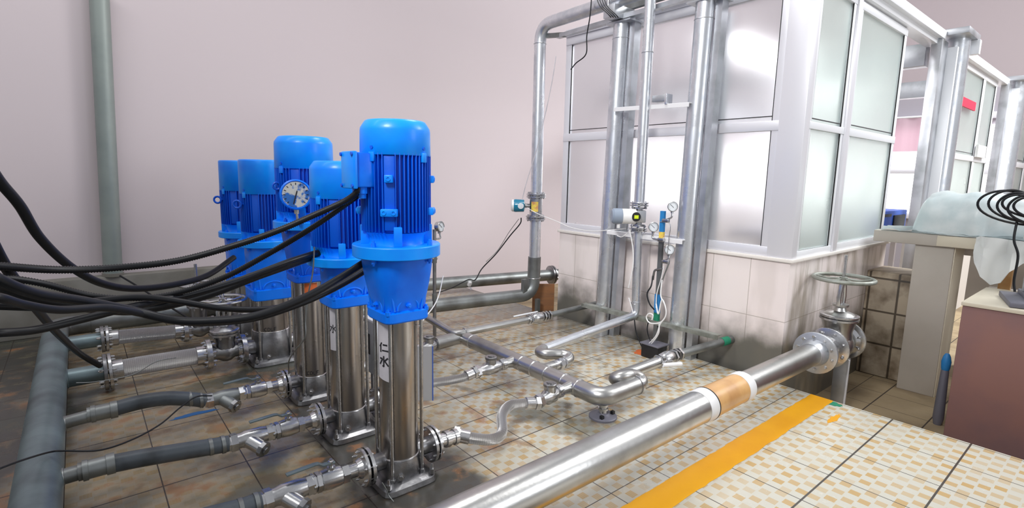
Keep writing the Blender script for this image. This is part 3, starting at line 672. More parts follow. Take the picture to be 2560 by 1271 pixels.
# nameplate sheets standing behind the nearest pump
t = thing('clipped_sheet', (1.30, 2.34, .3), 'white sheet with blue edge hanging behind the nearest pump', 'sheet')
a, b_ = PX(1052, 890, 1.30), PX(1052, 1000, 1.30)
mb = MB(); mb.beam((1.22, 2.42, .405), (1.375, 2.30, .405), .003, .30, (0, 0, 1)); obj('sheet', mb, 'white_plastic', t)
mb = MB(); mb.beam((1.375, 2.30, .255), (1.375, 2.30, .555), .005, .005, (0, 1, 0)); obj('blue_edge', mb, 'blue_crate', t)
t = thing('control_box', (1.29, 2.98, .3), 'pale grey box with a dark label between the two nearest pumps', 'box')
obj('box_body', MB().span((1.315, 2.88, .22), (1.37, 3.02, .56), .004), 'galvanised_flat', t)
obj('box_lid', MB().span((1.306, 2.875, .555), (1.375, 3.025, .57), .003), 'white_paint', t)
obj('label_plate', MB().span((1.313, 2.94, .34), (1.316, 3.0, .47)), 'black', t)
obj('stand', MB().span((1.33, 2.94, 0), (1.36, 2.97, .22)), 'cast_steel', t)
# ================================================================== suction side
HX, HZ, HR = -.215, .172, .08
t = thing('suction_header_pipe', (HX, 3.2, 0), 'thick blue-grey header pipe running along the floor at the far left', 'pipe')
mb = MB(); mb.tube([(HX, -1.2, HZ), (HX, 1, HZ), (HX, 3, HZ), (HX, 5.0, HZ)], HR, 40); obj('header_pipe', mb, 'teal_grey_pipe', t)
obj('end_cap', MB().lathe((HX, 4.99, HZ), (0, 1, 0), [(0, HR), (.05, HR), (.09, HR*.8), (.11, HR*.4), (.115, .001)], 32, cap1=False), 'teal_grey_pipe', t)
for y, x1, z1, r, mt in ((2.13, .12, .15, .032, 'dull_pipe'), (2.73, -.02, .176, .032, 'dull_pipe'), (3.33, .02, .19, .032, 'dull_pipe'), (4.2, .045, .128, .057, 'teal_grey_pipe'), (4.85, .055, .178, .052, 'teal_grey_pipe')):
    obj('branch_stub', MB().tube([(HX+.03, y, HZ if r < .05 else z1), (x1, y, z1)], r, 28), mt, t)
    obj('weld_collar', MB().torus((HX+HR*.95, y, HZ if r < .05 else z1), (1, 0, 0), r*1.02, .006, 28, 8), mt, t)
    if r < .05:
        obj('pipe_socket', MB().lathe((x1-.07, y, z1), (1, 0, 0), [(0, r+.006), (.05, r+.006)], 24), mt, t)
obj('support_leg', MB().span((HX-.04, 4.3, 0), (HX+.04, 4.34, .1)).span((HX-.04, 1.7, 0), (HX+.04, 1.74, .1)), 'dull_pipe', t)
for y, x, z, r in ((4.2, .052, .128, .118), (4.85, .062, .178, .098)):
    flange(t, (x, y, z), (1, 0, 0), r, .022, 'cast_steel', 8, bl=.075, br=.01, phase=.39)

def ball_valve(x1, x0, y, z0, z1, r, label, group=None, lever=.2, lang=0, hub=True, fl=.087):
    """from x1 (pump side, flange) back to x0"""
    t = thing('ball_valve', ((x0+x1)/2, y, 0), label, 'valve', group)
    P = lambda f: V3((x1+(x0-x1)*f, y, z1+(z0-z1)*f)); d = (P(1)-P(0)).normalized(); Ln = (P(1)-P(0)).length
    if hub: flange(t, P(0), d, fl, .015, 'bright_steel', 0, hub=r*1.1)
    obj('nipple', MB().lathe(P(0), d, [(0, r*.92), (Ln*.36, r*.92)], 24), 'bright_steel', t)
    obj('hex_nut', MB().lathe(P(.30), d, [(0, r*1.25), (Ln*.13, r*1.25)], 6, .3), 'bright_steel', t)
    mb = MB().lathe(P(.42), d, [(0, r*1.05), (Ln*.03, r*1.25), (Ln*.22, r*1.38), (Ln*.40, r*1.25), (Ln*.43, r*1.05)], 28); obj('valve_body', mb, 'bright_steel', t)
    obj('hex_nut', MB().lathe(P(.84), d, [(0, r*1.32), (Ln*.08, r*1.32), (Ln*.085, r*1.1), (Ln*.10, r*1.1), (Ln*.105, r*1.28), (Ln*.16, r*1.28)], 6, .1), 'bright_steel', t)
    s = P(.62); top = s+V3((0, 0, r*1.3+.03)); mb = MB().cyl(s, top, .010, 12); mb.cyl(s, s+V3((0, 0, r*1.4+.006)), .018, 16); obj('valve_stem', mb, 'bright_steel', t)
    obj('stem_nut', MB().lathe(top-V3((0, 0, .006)), (0, 0, 1), [(0, .014), (.012, .014), (.013, .007), (.02, .007)], 6), 'bright_steel', t)
    dl = V3((-math.cos(lang), math.sin(lang), 0)); a = top-dl*.015+V3((0, 0, -.002))
    mb = MB(); w = V3((-dl.y, dl.x, 0))
    prof = [a, a+dl*.05, a+dl*.07+V3((0, 0, .014)), a+dl*.09+V3((0, 0, .016)), a+dl*lever+V3((0, 0, .010))]
    for p, q in zip(prof, prof[1:]): mb.beam(p, q+(q-p).normalized()*.002, .024, .007, (0, 0, 1), .001)
    obj('lever', mb, 'teal_grey_pipe', t); return t, P(1), d
def y_strainer(x1, x0, y, z, r, label, mt='bright_steel'):
    t = thing('y_strainer', ((x0+x1)/2, y, 0), label, 'strainer', 'y strainers on the pump inlets'); d = V3((-1, 0, 0)); L_ = x1-x0; p = V3((x1, y, z))
    obj('body', MB().lathe(p, d, [(0, r*1.1), (L_*.15, r*1.12), (L_*.3, r*1.25), (L_*.75, r*1.25), (L_*.85, r*1.1), (L_, r*1.1)], 28), mt, t)
    leg = V3((.52, -.78, -.32)).normalized(); q = p+d*L_*.72; mb = MB().lathe(q, leg, [(0, r*1.02), (.10, r*.98)], 24); obj('basket_leg', mb, mt, t)
    mb = MB().lathe(q+leg*.098, leg, [(0, r*1.12), (.022, r*1.12), (.024, r*.6), (.034, r*.6)], 8); obj('basket_cap', mb, 'cast_steel', t)
    obj('hex_nut', MB().lathe(p+d*(L_-.005), d, [(0, r*1.35), (.03, r*1.35), (.031, r*1.15), (.04, r*1.15)], 6, .2), 'bright_steel', t)
    obj('hex_nut', MB().lathe(p+d*-.01, d, [(0, r*1.3), (.03, r*1.3)], 6, .4), 'bright_steel', t)
    return t
lines = [(2.13, ['silver ball valve with lever on the nearest pump inlet', 'silver y strainer on the nearest suction line, at the bottom edge', 'dark grey rubber hose lying along the bottom edge of the picture'], 'bright_steel', .128),
         (2.73, ['ball valve with raised blue-grey lever on the second pump inlet', 'silver y strainer on the second suction line', 'dark rubber hose from the second strainer to the left header pipe'], 'bright_steel', .12),
         (3.33, ['ball valve with flat grey lever on the middle pump inlet', 'dull grey y strainer at the end of the third hose', 'dark rubber hose bulging upward, third from the bottom edge'], 'dull_pipe', .125)]
for k, (y, lab, smt, zz) in enumerate(lines):
    ball_valve(.903, .675, y, zz-.002, .12, .034, lab[0], 'inlet ball valves', lever=.20, lang=0)
    y_strainer(.672, .51, y, zz-.002, .034, lab[1], smt)
    xe, ze = ((.12, .15), (-.02, .176), (.02, .19))[k]
    t = thing('suction_hose', (.25, y, 0), lab[2], 'hose', 'rubber suction hoses')
    mid = {0: [(.40, y, .128), (.28, y, .14)], 1: [(.40, y, .128), (.24, y, .150), (.12, y, .165)], 2: [(.42, y, .15), (.30, y, .188), (.18, y, .20)]}[k]
    pts = spline([(.475, y, zz)]+mid+[(xe+.02, y, ze)], 12)
    obj('hose', MB().tube(pts, .039, 24), 'grey_hose', t)
    for f, rr in ((.455, .043), (.40, .0415)):
        obj('hose_clamp', MB().lathe(min(pts, key=lambda p: abs(p.x-f)), (1, 0, 0), [(-.008, rr), (.008, rr)], 24), 'dull_pipe', t)
    obj('hose_coupling', MB().lathe((xe+.055, y, ze), (-1, 0, 0), [(0, .045), (.03, .045), (.031, .04), (.09, .04), (.091, .044), (.11, .044)], 24), 'dull_pipe', t)

def gate_valve(x1, x0, y, z, r, fl, zb, zw, ztop, wr, label, mt='cast_steel', rb=None):
    t = thing('gate_valve', ((x0+x1)/2, y, 0), label, 'valve'); cx = (x0+x1)/2; rb = rb or fl*.9
    mb = MB().lathe((x0, y, z), (1, 0, 0), [(0, r*.9), ((x1-x0)*.25, r*.9), ((x1-x0)*.38, r*1.2), ((x1-x0)*.5, r*1.28), ((x1-x0)*.62, r*1.2), ((x1-x0)*.75, r*.9), (x1-x0, r*.9)], 32)
    mb.lathe((cx, y, z), (0, 0, 1), [(0, r*1.2), ((zb-z)*.55, r*1.05), ((zb-z)*.9, r*1.25), (zb-z, r*1.3)], 32); obj('valve_body', mb, mt, t)
    for x, s in ((x0, 1), (x1, -1)): flange(t, (x, y, z), (s, 0, 0), fl, .022, 'bright_steel', 8, hub=r, bl=.075, br=.010, phase=.39)
    f = flange(t, (cx, y, zb), (0, 0, 1), rb, .018, 'bright_steel', 8, bl=.06, br=.008, name='bonnet_flange')
    f2 = flange(t, (cx, y, zb+.022), (0, 0, 1), rb, .018, 'bright_steel', 0, name='bonnet_flange')
    obj('bonnet', MB().lathe((cx, y, zb+.03), (0, 0, 1), [(0, rb*.8), (.015, rb*.66), (.028, rb*.36), (.06, rb*.26), (.062, rb*.42), (.078, rb*.42)], 28), mt, t)
    mb = MB()
    for s in (-1, 1): mb.tube([(cx+s*rb*.32, y, zb+.10), (cx+s*rb*.38, y, zb+.16), (cx+s*rb*.22, y, zw-.03)], .010+rb*.05, 10)
    mb.cyl((cx, y, zw-.04), (cx, y, zw-.005), .03, 20); obj('yoke', mb, 'bright_steel', t)
    obj('stem', MB().cyl((cx, y, zb+.05), (cx, y, ztop), .011, 14), 'bright_steel', t)
    mb = MB().torus((cx, y, zw), (0, 0, 1), wr, .0115 if wr < .18 else .0145, 48, 10); mb.cyl((cx, y, zw-.018), (cx, y, zw+.012), .026, 20)
    for k in range(5):
        q = 2*PI*k/5+.3; mb.tube([(cx+.02*math.cos(q), y+.02*math.sin(q), zw-.002), (cx+wr*.55*math.cos(q), y+wr*.55*math.sin(q), zw-.012), (cx+wr*math.cos(q), y+wr*math.sin(q), zw)], .008, 8)
    obj('handwheel', mb, 'bright_steel' if mt != 'pipe_steel' else 'weathered_angle', t); return t
gate_valve(.865, .648, 4.2, .125, .058, .108, .262, .513, .665, .150, 'nearer steel gate valve with round handwheel left of the pumps')
gate_valve(.790, .595, 4.85, .15, .055, .092, .345, .525, .69, .125, 'farther steel gate valve left of the pumps, partly hidden by cables')
obj('spool', MB().cyl((.79, 4.85, .14), (.875, 4.87, .13), .05), 'cast_steel', bpy.data.objects['gate_valve.001'])
def braid(name, pts, r, label, group, ends=None, fl=None, mt='braided_steel'):
    t = thing(name, (sum(p[0] for p in pts)/len(pts), sum(p[1] for p in pts)/len(pts), 0), label, 'hose', group)
    sp = spline(pts, 14); obj('braided_sleeve', MB().tube(sp, r, 28), mt, t)
    for i, (a, b_) in enumerate(((sp[0], sp[1]), (sp[-1], sp[-2]))):
        d = (b_-a).normalized(); a = V3(a)
        if fl:
            flange(t, a-d*.012, d, fl[i], .02, 'bright_steel', 8, bl=.06, phase=.39); obj('end_ferrule', MB().lathe(a, d, [(0, r*1.12), (.055, r*1.12), (.058, r*1.02)], 28), 'bright_steel', t)
        else:
            obj('end_ferrule', MB().lathe(a-d*.01, d, [(0, r*1.22), (.05, r*1.22), (.053, r*1.02)], 24), 'bright_steel', t)
            obj('hex_nut', MB().lathe(a-d*.045, d, [(0, r*1.45), (.028, r*1.45), (.029, r*1.15), (.036, r*1.15)], 6, .3), 'bright_steel', t)
    return t
braid('braided_hose', [(.09, 4.2, .128), (.25, 4.2, .131), (.45, 4.2, .128), (.622, 4.2, .125)], .060, 'nearer thick braided steel hose between two flanges at the left', 'thick braided hoses', fl=(.118, .108))
braid('braided_hose', [(.10, 4.85, .178), (.25, 4.85, .172), (.45, 4.85, .158), (.572, 4.85, .152)], .054, 'farther thick braided steel hose between two flanges at the left', 'thick braided hoses', fl=(.098, .092))

# large pipe behind, joining the header
t = thing('return_pipe', (.6, 5.45, 0), 'dark grey pipe behind the suction lines, along the parapet', 'pipe')
obj('pipe', MB().tube(elbow([(HX, 5.0, .172), (HX, 5.45, .172), (1.7, 5.45, .175)], .14), .079, 36), 'dull_pipe', t)
obj('weld_ring', MB().torus((HX+.22, 5.45, .172), (1, 0, 0), .079, .004, 36, 6), 'dull_pipe', t)
obj('pipe_support', MB().span((.9, 5.42, 0), (.96, 5.48, .10)), 'dull_pipe', t)

# ================================================================== discharge side
PR = .054
t = thing('discharge_manifold', (2.32, 2.7, 0), 'silver discharge manifold pipe with tees on the tiled floor', 'pipe')
mz = .146
A = V3((2.316, 3.28, mz)); B = V3((2.316, 2.126, mz))
obj('main_pipe', MB().tube([A, B], PR, 32), 'pipe_steel', t)
c0 = PZ(1062, 870, mz)
obj('far_elbow', MB().tube(elbow([A, V3((2.316, 3.42, mz)), V3((2.05, 3.39, mz))], .13), PR*.98, 28), 'pipe_steel', t)
cE = V3((2.652, 1.935, mz))
obj('near_elbow', MB().tube(elbow([B, V3((2.316, 1.935, mz)), cE], .17, 12), PR*1.03, 32), 'pipe_steel', t)
obj('end_ring', MB().lathe(cE, (1, 0, 0), [(-.012, PR*1.02), (-.01, PR*1.14), (.01, PR*1.14), (.012, PR)], 32), 'bright_steel', t)
for y in (3.26, 2.655, 2.53, 2.40, 2.24, 2.12): obj('weld_ring', MB().torus((2.316, y, mz), (0, 1, 0), PR*1.005, .0045, 32, 8), 'bright_steel', t)
for y, x in ((2.73, 2.18), (2.165, 2.17)):
    obj('tee_outlet', MB().lathe((2.31, y, mz), (-1, 0, 0), [(0, PR*.9), (.07, PR*.62), (2.31-x, PR*.58)], 28), 'pipe_steel', t)
    obj('outlet_ring', MB().lathe((x+.03, y, mz), (-1, 0, 0), [(0, PR*.75), (.03, PR*.75)], 24), 'bright_steel', t)
obj('tee_outlet', MB().lathe((2.33, 2.50, mz), (1, 0, 0), [(0, PR*.9), (.06, PR*.6), (.15, PR*.58)], 28), 'pipe_steel', t)
# u-turn from the manifold end into the third branch
t = thing('branch_pipe', (3.3, 2.07, 0), 'silver branch pipe with green paint at the wall, nearest the big pipe', 'pipe', None)
zb = .178
obj('u_bend', MB().tube(spline([(2.645, 1.935, mz), (2.70, 1.937, mz+.003), (2.725, 1.965, mz+.015), (2.69, 1.985, zb+.005), (2.62, 1.985, zb+.022), (2.565, 2.0, zb+.018), (2.55, 2.03, zb+.004), (2.61, 2.045, zb)], 8), .041, 24), 'pipe_steel', t)
obj('u_bend_ring', MB().torus((2.65, 1.985, zb+.014), (1, 0, .25), .042, .005, 28, 8), 'bright_steel', t)
w3 = PX(1832, 848, 3.87); obj('pipe', MB().tube([(2.60, 2.045, zb), (3.04, 2.045, zb+.006)], .039, 28), 'pipe_steel', t)
obj('pipe', MB().tube([(3.26, 2.045, zb+.010), w3], .031, 28), 'dull_pipe', t)
obj('painted_band', MB().tube([w3.lerp(V3((3.26, 2.045, zb+.010)), .10), w3.lerp(V3((3.26, 2.045, zb+.010)), .22)], .033, 28), 'green_paint', t, 'green painted band')
def inline_valve(p0, p1, r, label, lever_to, lever_off, mt='bright_steel', lm='white_frame', lr=.015):
    p0, p1 = V3(p0), V3(p1); d = (p1-p0).normalized(); L_ = (p1-p0).length
    t = thing('ball_valve', ((p0.x+p1.x)/2, (p0.y+p1.y)/2, 0), label, 'valve')
    obj('valve_body', MB().lathe(p0, d, [(L_*.2, r*.98), (L_*.25, r*1.25), (L_*.45, r*1.4), (L_*.62, r*1.25), (L_*.66, r)], 28), mt, t)
    for f in (0, .1, .68, .8, .92): obj('hex_nut', MB().lathe(p0+d*L_*f, d, [(0, r*1.28), (L_*.065, r*1.28), (L_*.067, r*1.1), (L_*.09, r*1.1)], 6, f*3), mt, t)
    s = p0+d*L_*.42; tp = s+V3(lever_off); obj('valve_stem', MB().cyl(s, tp, .011, 12), mt, t)
    mb = MB(); e = V3(lever_to); mb.tube([tp, tp.lerp(e, .15), e], [lr*.8, lr*.9, lr], 12); obj('lever', mb, lm, t, 'white sleeved lever'); return t
inline_valve((3.02, 2.045, zb+.006), (3.29, 2.045, zb+.011), .038, 'chrome ball valve with white lever on the branch near the big pipe', PY(1702, 911, 1.95), tuple(PY(1657, 914, 1.97)-V3((3.133, 2.045, zb+.008))), lr=.016)
# second branch
t = thing('branch_pipe', (3.1, 2.7, 0), 'middle silver branch pipe with a U bend, leading to the flow meter riser', 'pipe')
q0 = PZ(1352, 872, .15); q1 = PX(1588, 795, 3.57)
obj('nipple', MB().tube([(2.46, 2.50, mz), (2.54, 2.505, mz)], .033, 24), 'bright_steel', t)
obj('hex_nut', MB().lathe((2.51, 2.50, mz), (1, 0, 0), [(0, .042), (.03, .042), (.031, .036), (.045, .036), (.046, .041), (.06, .041)], 8), 'bright_steel', t)
ub = spline([(2.56, 2.505, mz), (2.62, 2.51, mz+.005), (2.645, 2.54, mz+.018), (2.62, 2.585, .172), (2.56, 2.61, .178), (2.51, 2.645, .180), (2.515, 2.70, .180), (2.58, 2.725, .184)], 8)
obj('u_bend', MB().tube(ub, .038, 24), 'pipe_steel', t)
q1 = V3((3.565, 2.655, .30))
obj('pipe', MB().tube(elbow([(2.57, 2.723, .183), q1, q1+V3((0, 0, .12))], .06), .034, 28), 'galvanised', t)
# first (far) branch
t = thing('branch_pipe', (3.0, 3.3, 0), 'far silver branch pipe running under the angle iron to the wall', 'pipe')
a0 = PZ(1062, 790, .24); a1 = PZ(1108, 826, .20); a2 = PZ(1150, 838, .19)
a2 = V3((2.27, 3.39, .19)); a3 = V3((2.98, 3.345, .20)); 
obj('pipe', MB().tube(elbow([PZ(1040, 778, .24), a2-V3((.035, 0, 0)), a3], .06), .030, 24), 'pipe_steel', t)
obj('pipe', MB().tube([(3.2, 3.335, .205), (3.87, 3.30, .235)], .026, 24), 'dull_pipe', t)
obj('elbow_ring', MB().torus(a2+V3((.05, -.003, .001)), (1, 0, 0), .031, .005, 24, 8), 'bright_steel', t)
inline_valve((2.96, 3.346, .20), (3.22, 3.334, .205), .034, 'ball valve with thin straight lever on the far branch, below the riser', PY(1284, 792, 3.36), (.0, .0, .055), lr=.007)
# check valves and wavy hoses
def check_valve(p0, p1, r, label):
    p0, p1 = V3(p0), V3(p1); d = (p1-p0).normalized(); L_ = (p1-p0).length; m_ = p0.lerp(p1, .55)
    t = thing('check_valve', (m_.x, m_.y, 0), label, 'valve', None)
    obj('valve_body', MB().lathe(p0, d, [(0, r*1.05), (L_*.25, r*1.05), (L_*.4, r*1.45), (L_*.7, r*1.45), (L_*.85, r*1.05), (L_, r*1.05)], 28), 'bright_steel', t)
    obj('cap_tower', MB().lathe(m_, (0, 0, 1), [(0, r*1.2), (r*2.3, r*1.15)], 28), 'bright_steel', t)
    obj('round_cap', MB().lathe(m_+V3((0, 0, r*2.1)), (0, 0, 1), [(0, r*1.32), (r*.45, r*1.32), (r*.55, r*1.2), (r*.56, r*.7), (r*.75, r*.66)], 20), 'cast_steel', t)
    obj('hex_nut', MB().lathe(p0-d*.01, d, [(0, r*1.4), (.03, r*1.4)], 6, .2), 'bright_steel', t); obj('hex_nut', MB().lathe(p1-d*.02, d, [(0, r*1.35), (.03, r*1.35)], 6, .5), 'bright_steel', t)
    return t
check_valve((1.99, 2.135, .142), (2.18, 2.163, .145), .031, 'check valve with round cap on the near tee of the manifold')
check_valve((1.97, 2.73, .142), (2.19, 2.73, .145), .031, 'check valve with round cap on the middle tee of the manifold')
check_valve((1.87, 3.335, .142), (2.07, 3.39, .145), .031, 'check valve at the far end of the manifold beside the pump')
braid('wavy_hose', [(1.44, 2.12, .108), (1.49, 2.08, .095), (1.56, 2.04, .082), (1.62, 2.04, .078), (1.66, 2.06, .095), (1.72, 2.14, .13), (1.80, 2.175, .152), (1.88, 2.155, .152), (1.94, 2.135, .145)], .029, 'wavy braided hose snaking from the nearest pump to the manifold', 'thin braided hoses')
braid('wavy_hose', [(1.44, 2.74, .11), (1.56, 2.80, .105), (1.68, 2.83, .10), (1.78, 2.77, .115), (1.86, 2.73, .13), (1.925, 2.727, .14)], .028, 'braided hose lying nearly straight behind the hanging white sheet', 'thin braided hoses')
braid('wavy_hose', [(1.44, 3.34, .11), (1.58, 3.36, .11), (1.70, 3.35, .12), (1.82, 3.325, .138)], .028, 'braided hose of the third pump, mostly hidden behind the nearest pump', 'thin braided hoses')
for y, L_ in ((2.13, 'flanged adapter on the outlet of the nearest pump'), (2.73, 'flanged adapter on the outlet of the second pump'), (3.33, 'flanged adapter on the outlet of the middle pump')):
    t = thing('outlet_adapter', (1.3, y, 0), L_, 'pipe fitting', 'outlet adapters')
    flange(t, (1.277, y, .12), (1, 0, 0), .087, .015, 'bright_steel', 0, hub=.036)
    obj('nipple', MB().lathe((1.28, y, .12), V3((1, -.03, -.05)), [(0, .034), (.06, .034), (.061, .042), (.085, .042), (.086, .035), (.11, .035), (.111, .041), (.13, .041)], 12), 'bright_steel', t)
t = thing('pipe_stand', (2.37, 1.965, 0), 'black round floor flange with a short chrome stand under the manifold bend', 'stand')
sx, sy = 2.37, 1.965
obj('floor_flange', MB().lathe((sx, sy, 0), (0, 0, 1), [(0, .085), (.012, .085), (.016, .08), (.018, .05), (.03, .035)], 32), 'dark_grey_metal', t)
obj('post', MB().lathe((sx, sy, .02), (0, 0, 1), [(0, .026), (.03, .024), (.031, .032), (.042, .032), (.043, .025), (.055, .025), (.056, .031), (.066, .031), (.067, .024), (.09, .024)], 20), 'bright_steel', t)
obj('foot_nut', MB().box((sx+.055, sy-.03, .026), (.02, .02, .02)), 'black', t); obj('foot_nut', MB().box((sx-.05, sy-.035, .026), (.02, .02, .02)), 'black', t)

# foreground big pipe
BY = 1.36; BZ = .280
t = thing('big_pipe', (2.3, BY, 0), 'thick silver pipe crossing the foreground to the gate valve', 'pipe')
obj('pipe', MB().tube([(.2, BY, BZ), (2.40, BY, BZ)], .083, 48), 'pipe_steel', t)
obj('pipe', MB().tube([(2.71, BY, BZ), (3.87, BY, BZ-.01)], .075, 48), 'pipe_steel', t)
obj('tan_wrap', MB().lathe((2.43, BY, BZ), (1, 0, 0), [(0, .085), (.37, .082)], 48), 'tan_wrap', t, 'tan plastic sleeve')
obj('white_tape', MB().lathe((2.388, BY, BZ), (1, 0, 0), [(0, .0845), (.008, .0865), (.07, .088), (.075, .085)], 48), 'white_tape', t)
obj('white_tape', MB().lathe((2.79, BY, BZ), (1, 0, 0), [(0, .084), (.008, .086), (.065, .086), (.085, .077)], 48), 'white_tape', t)
obj('black_seam', MB().torus((2.464, BY, BZ), (1, 0, 0), .0865, .0033, 48, 6), 'black', t)
obj('saddle_support', MB().span((.70, BY-.05, 0), (.75, BY+.05, .20)), 'dull_pipe', t)
gv = gate_valve(4.43, 4.10, BY, .262, .090, .145, .455, .752, .925, .192, 'large steel gate valve with handwheel at the end of the thick pipe', 'pipe_steel', rb=.128)
f = flange(t, (3.88, BY, .268), (1, 0, 0), .145, .022, 'galvanised_flat', 10, hub=0, bl=.05, br=.010)
obj('flange_neck', MB().lathe((3.785, BY, .272), (1, 0, 0), [(0, .077), (.05, .090), (.09, .094)], 40), 'galvanised_flat', t)
obj('reducer', MB().lathe((3.88, BY, .268), (1, 0, 0), [(0, .088), (.12, .072), (.22, .082)], 36), 'bright_steel', t)
t = thing('valve_support', (4.33, 1.34, -.3), 'upright steel channel holding up the large gate valve', 'support', None)
sp = PX(2096, 960, 4.30)
obj('channel', MB().span((4.30, sp.y-.045, -.3), (4.36, sp.y+.045, .15), .004), 'galvanised_flat', t)
obj('edge_strip', MB().span((4.295, sp.y-.055, -.3), (4.31, sp.y-.045, .15), .002), 'white_paint', t)

# ================================================================== back pipes, riser, flow meters
t = thing('riser_pipe', (3.6, 4.0, 0), 'tall silver riser pipe left of the glass enclosure with flanged joint', 'pipe')
RX, RY = 3.60, 3.985
bpz = .22
obj('floor_pipe', MB().tube(elbow([(1.7, 4.31, bpz), (3.60, RY+.01, bpz), (3.60, RY, .62)], .16, 10), .066, 32), 'dull_pipe', t)
obj('weld_ring', MB().torus((3.6, RY, .40), (0, 0, 1), .062, .005, 32, 8), 'bright_steel', t)
obj('lower_pipe', MB().tube([(3.6, RY, .41), (3.6, RY, 1.03)], .058, 32), 'galvanised', t)
obj('upper_pipe', MB().tube(elbow([(3.6, RY, 1.24), (3.6, RY, 2.89), (3.6, 2.0, 2.93)], .16, 12), .058, 32), 'galvanised', t)
obj('weld_ring', MB().torus((3.6, RY, 2.72), (0, 0, 1), .059, .004, 32, 8), 'galvanised_flat', t)
for z in (1.012, 1.262): flange(t, (3.6, RY, z), (0, 0, 1), .098, .018, 'bright_steel', 8, bl=.05, br=.009)
obj('side_bracket', MB().span((3.44, RY-.02, .25), (3.50, RY+.02, .40), .004).span((3.49, RY-.015, .30), (3.56, RY+.015, .33)), 'dull_pipe', t)
obj('support_leg', MB().span((3.63, RY-.03, 0), (3.67, RY+.01, .17)), 'dull_pipe', t)
def flow_meter(c, z0, z1, r, label, head, hm, side, win=None):
    t = thing('flow_meter', (c[0], c[1], z0), label, 'flow meter'); x, y = c
    obj('meter_body', MB().lathe((x, y, z0), (0, 0, 1), [(0, r), (.02, r), (.03, r*1.0), (z1-z0-.03, r*1.0), (z1-z0, r)], 32), 'bright_steel', t)
    for z in (z0-.0, z1+.0): flange(t, (x, y, z), (0, 0, 1), r*1.5, .018, 'bright_steel', 8, bl=.04, br=.009, phase=.6)
    return t
t = flow_meter((3.6, RY), 1.036, 1.238, .066, 'flow meter with teal round head on the tall left riser', None, None, None)
lq = math.radians(228)
obj('meter_label', wrap((3.6, RY), .067, lq-.75, lq+.35, 1.09, 1.19), 'yellow_label', t, 'yellow and orange label')
hc = PX(1290, 521, 3.50); hd = V3((-.72, .45, 0)).normalized(); hc = V3((3.6, RY, 1.145))+V3((.0, 0, 0)); 
side = V3((-.772, .635, 0)); h0 = hc+side*.06; h1 = hc+side*.24
obj('meter_neck', MB().cyl(hc, h0+side*.09, .020), 'cast_steel', t)
obj('meter_head', MB().lathe(hc+side*.11, side, [(0, .03), (.012, .062), (.10, .066), (.118, .06)], 32), 'teal_housing', t)
obj('head_cap', MB().lathe(hc+side*.225, side, [(0, .062), (.02, .060), (.03, .045)], 32), 'white_plastic', t)
fm = V3((-.63, -.76, 0)); hd_ = obj('display', MB().lathe(hc+side*.155+fm*.05, fm, [(0, .03), (.018, .03), (.019, .024), (.02, .001)], 24), 'dial_white', t)
# mid riser
MX, MY = 3.57, 2.665
t = thing('middle_riser_pipe', (MX, MY, .4), 'slim silver riser between the two thick posts, with flanged joint', 'pipe')
obj('lower_pipe', MB().tube([(MX, MY-.005, .36), (MX, MY+.015, 1.02)], .036, 28), 'galvanised', t)
obj('upper_pipe', MB().tube([(MX, MY+.02, 1.235), (MX, MY+.02, 3.1)], .042, 28), 'galvanised', t)
obj('joint_ring', MB().torus((MX, MY, .40), (0, 0, 1), .037, .006, 24, 8), 'bright_steel', t)
obj('joint_ring', MB().torus((MX, MY+.02, 2.43), (0, 0, 1), .043, .004, 24, 8), 'galvanised_flat', t)
for z in (1.018, 1.035, 1.225, 1.244): flange(t, (MX, MY+.018, z), (0, 0, 1), .075, .012, 'bright_steel', 6 if z in (1.035, 1.225) else 0, bl=.06, br=.009)
t = thing('flow_meter', (MX, MY, 1.05), 'flow meter with white and grey barrel head between the thick posts', 'flow meter')
my = MY+.018
obj('meter_body', MB().lathe((MX, my, 1.052), (0, 0, 1), [(0, .05), (.018, .05), (.02, .03), (.04, .03), (.045, .05), (.115, .05), (.12, .03), (.14, .03), (.145, .05), (.158, .05)], 28), 'bright_steel', t)
obj('meter_block', MB().box((MX, my, 1.135), (.10, .10, .10), Matrix.Rotation(math.radians(50), 3, 'Z'), .008), 'galvanised_flat', t)
hc = V3((MX, my, 1.135)); 
obj('meter_head', MB().lathe(hc+side*.03+fm*.03, side, [(0, .045), (.006, .062), (.11, .062), (.115, .058)], 36), 'white_plastic', t)
obj('head_cap', MB().lathe(hc+side*.145+fm*.03, side, [(0, .058), (.004, .064), (.07, .064), (.085, .05)], 36), 'grey_plastic', t)
obj('display_ring', MB().lathe(hc+side*.04+fm*.085, fm, [(0, .038), (.008, .036), (.009, .001)], 28, cap1=False), 'black', t)
obj('display', MB().box(hc+side*.04+fm*.094, (.034, .004, .028), Matrix.Rotation(math.atan2(fm.x, -fm.y), 3, 'Z')), 'lime_label', t)
obj('cable_gland', MB().lathe(hc+side*.17+fm*.03+V3((0, 0, -.058)), (0, 0, -1), [(0, .016), (.04, .014)], 8), 'white_plastic', t)

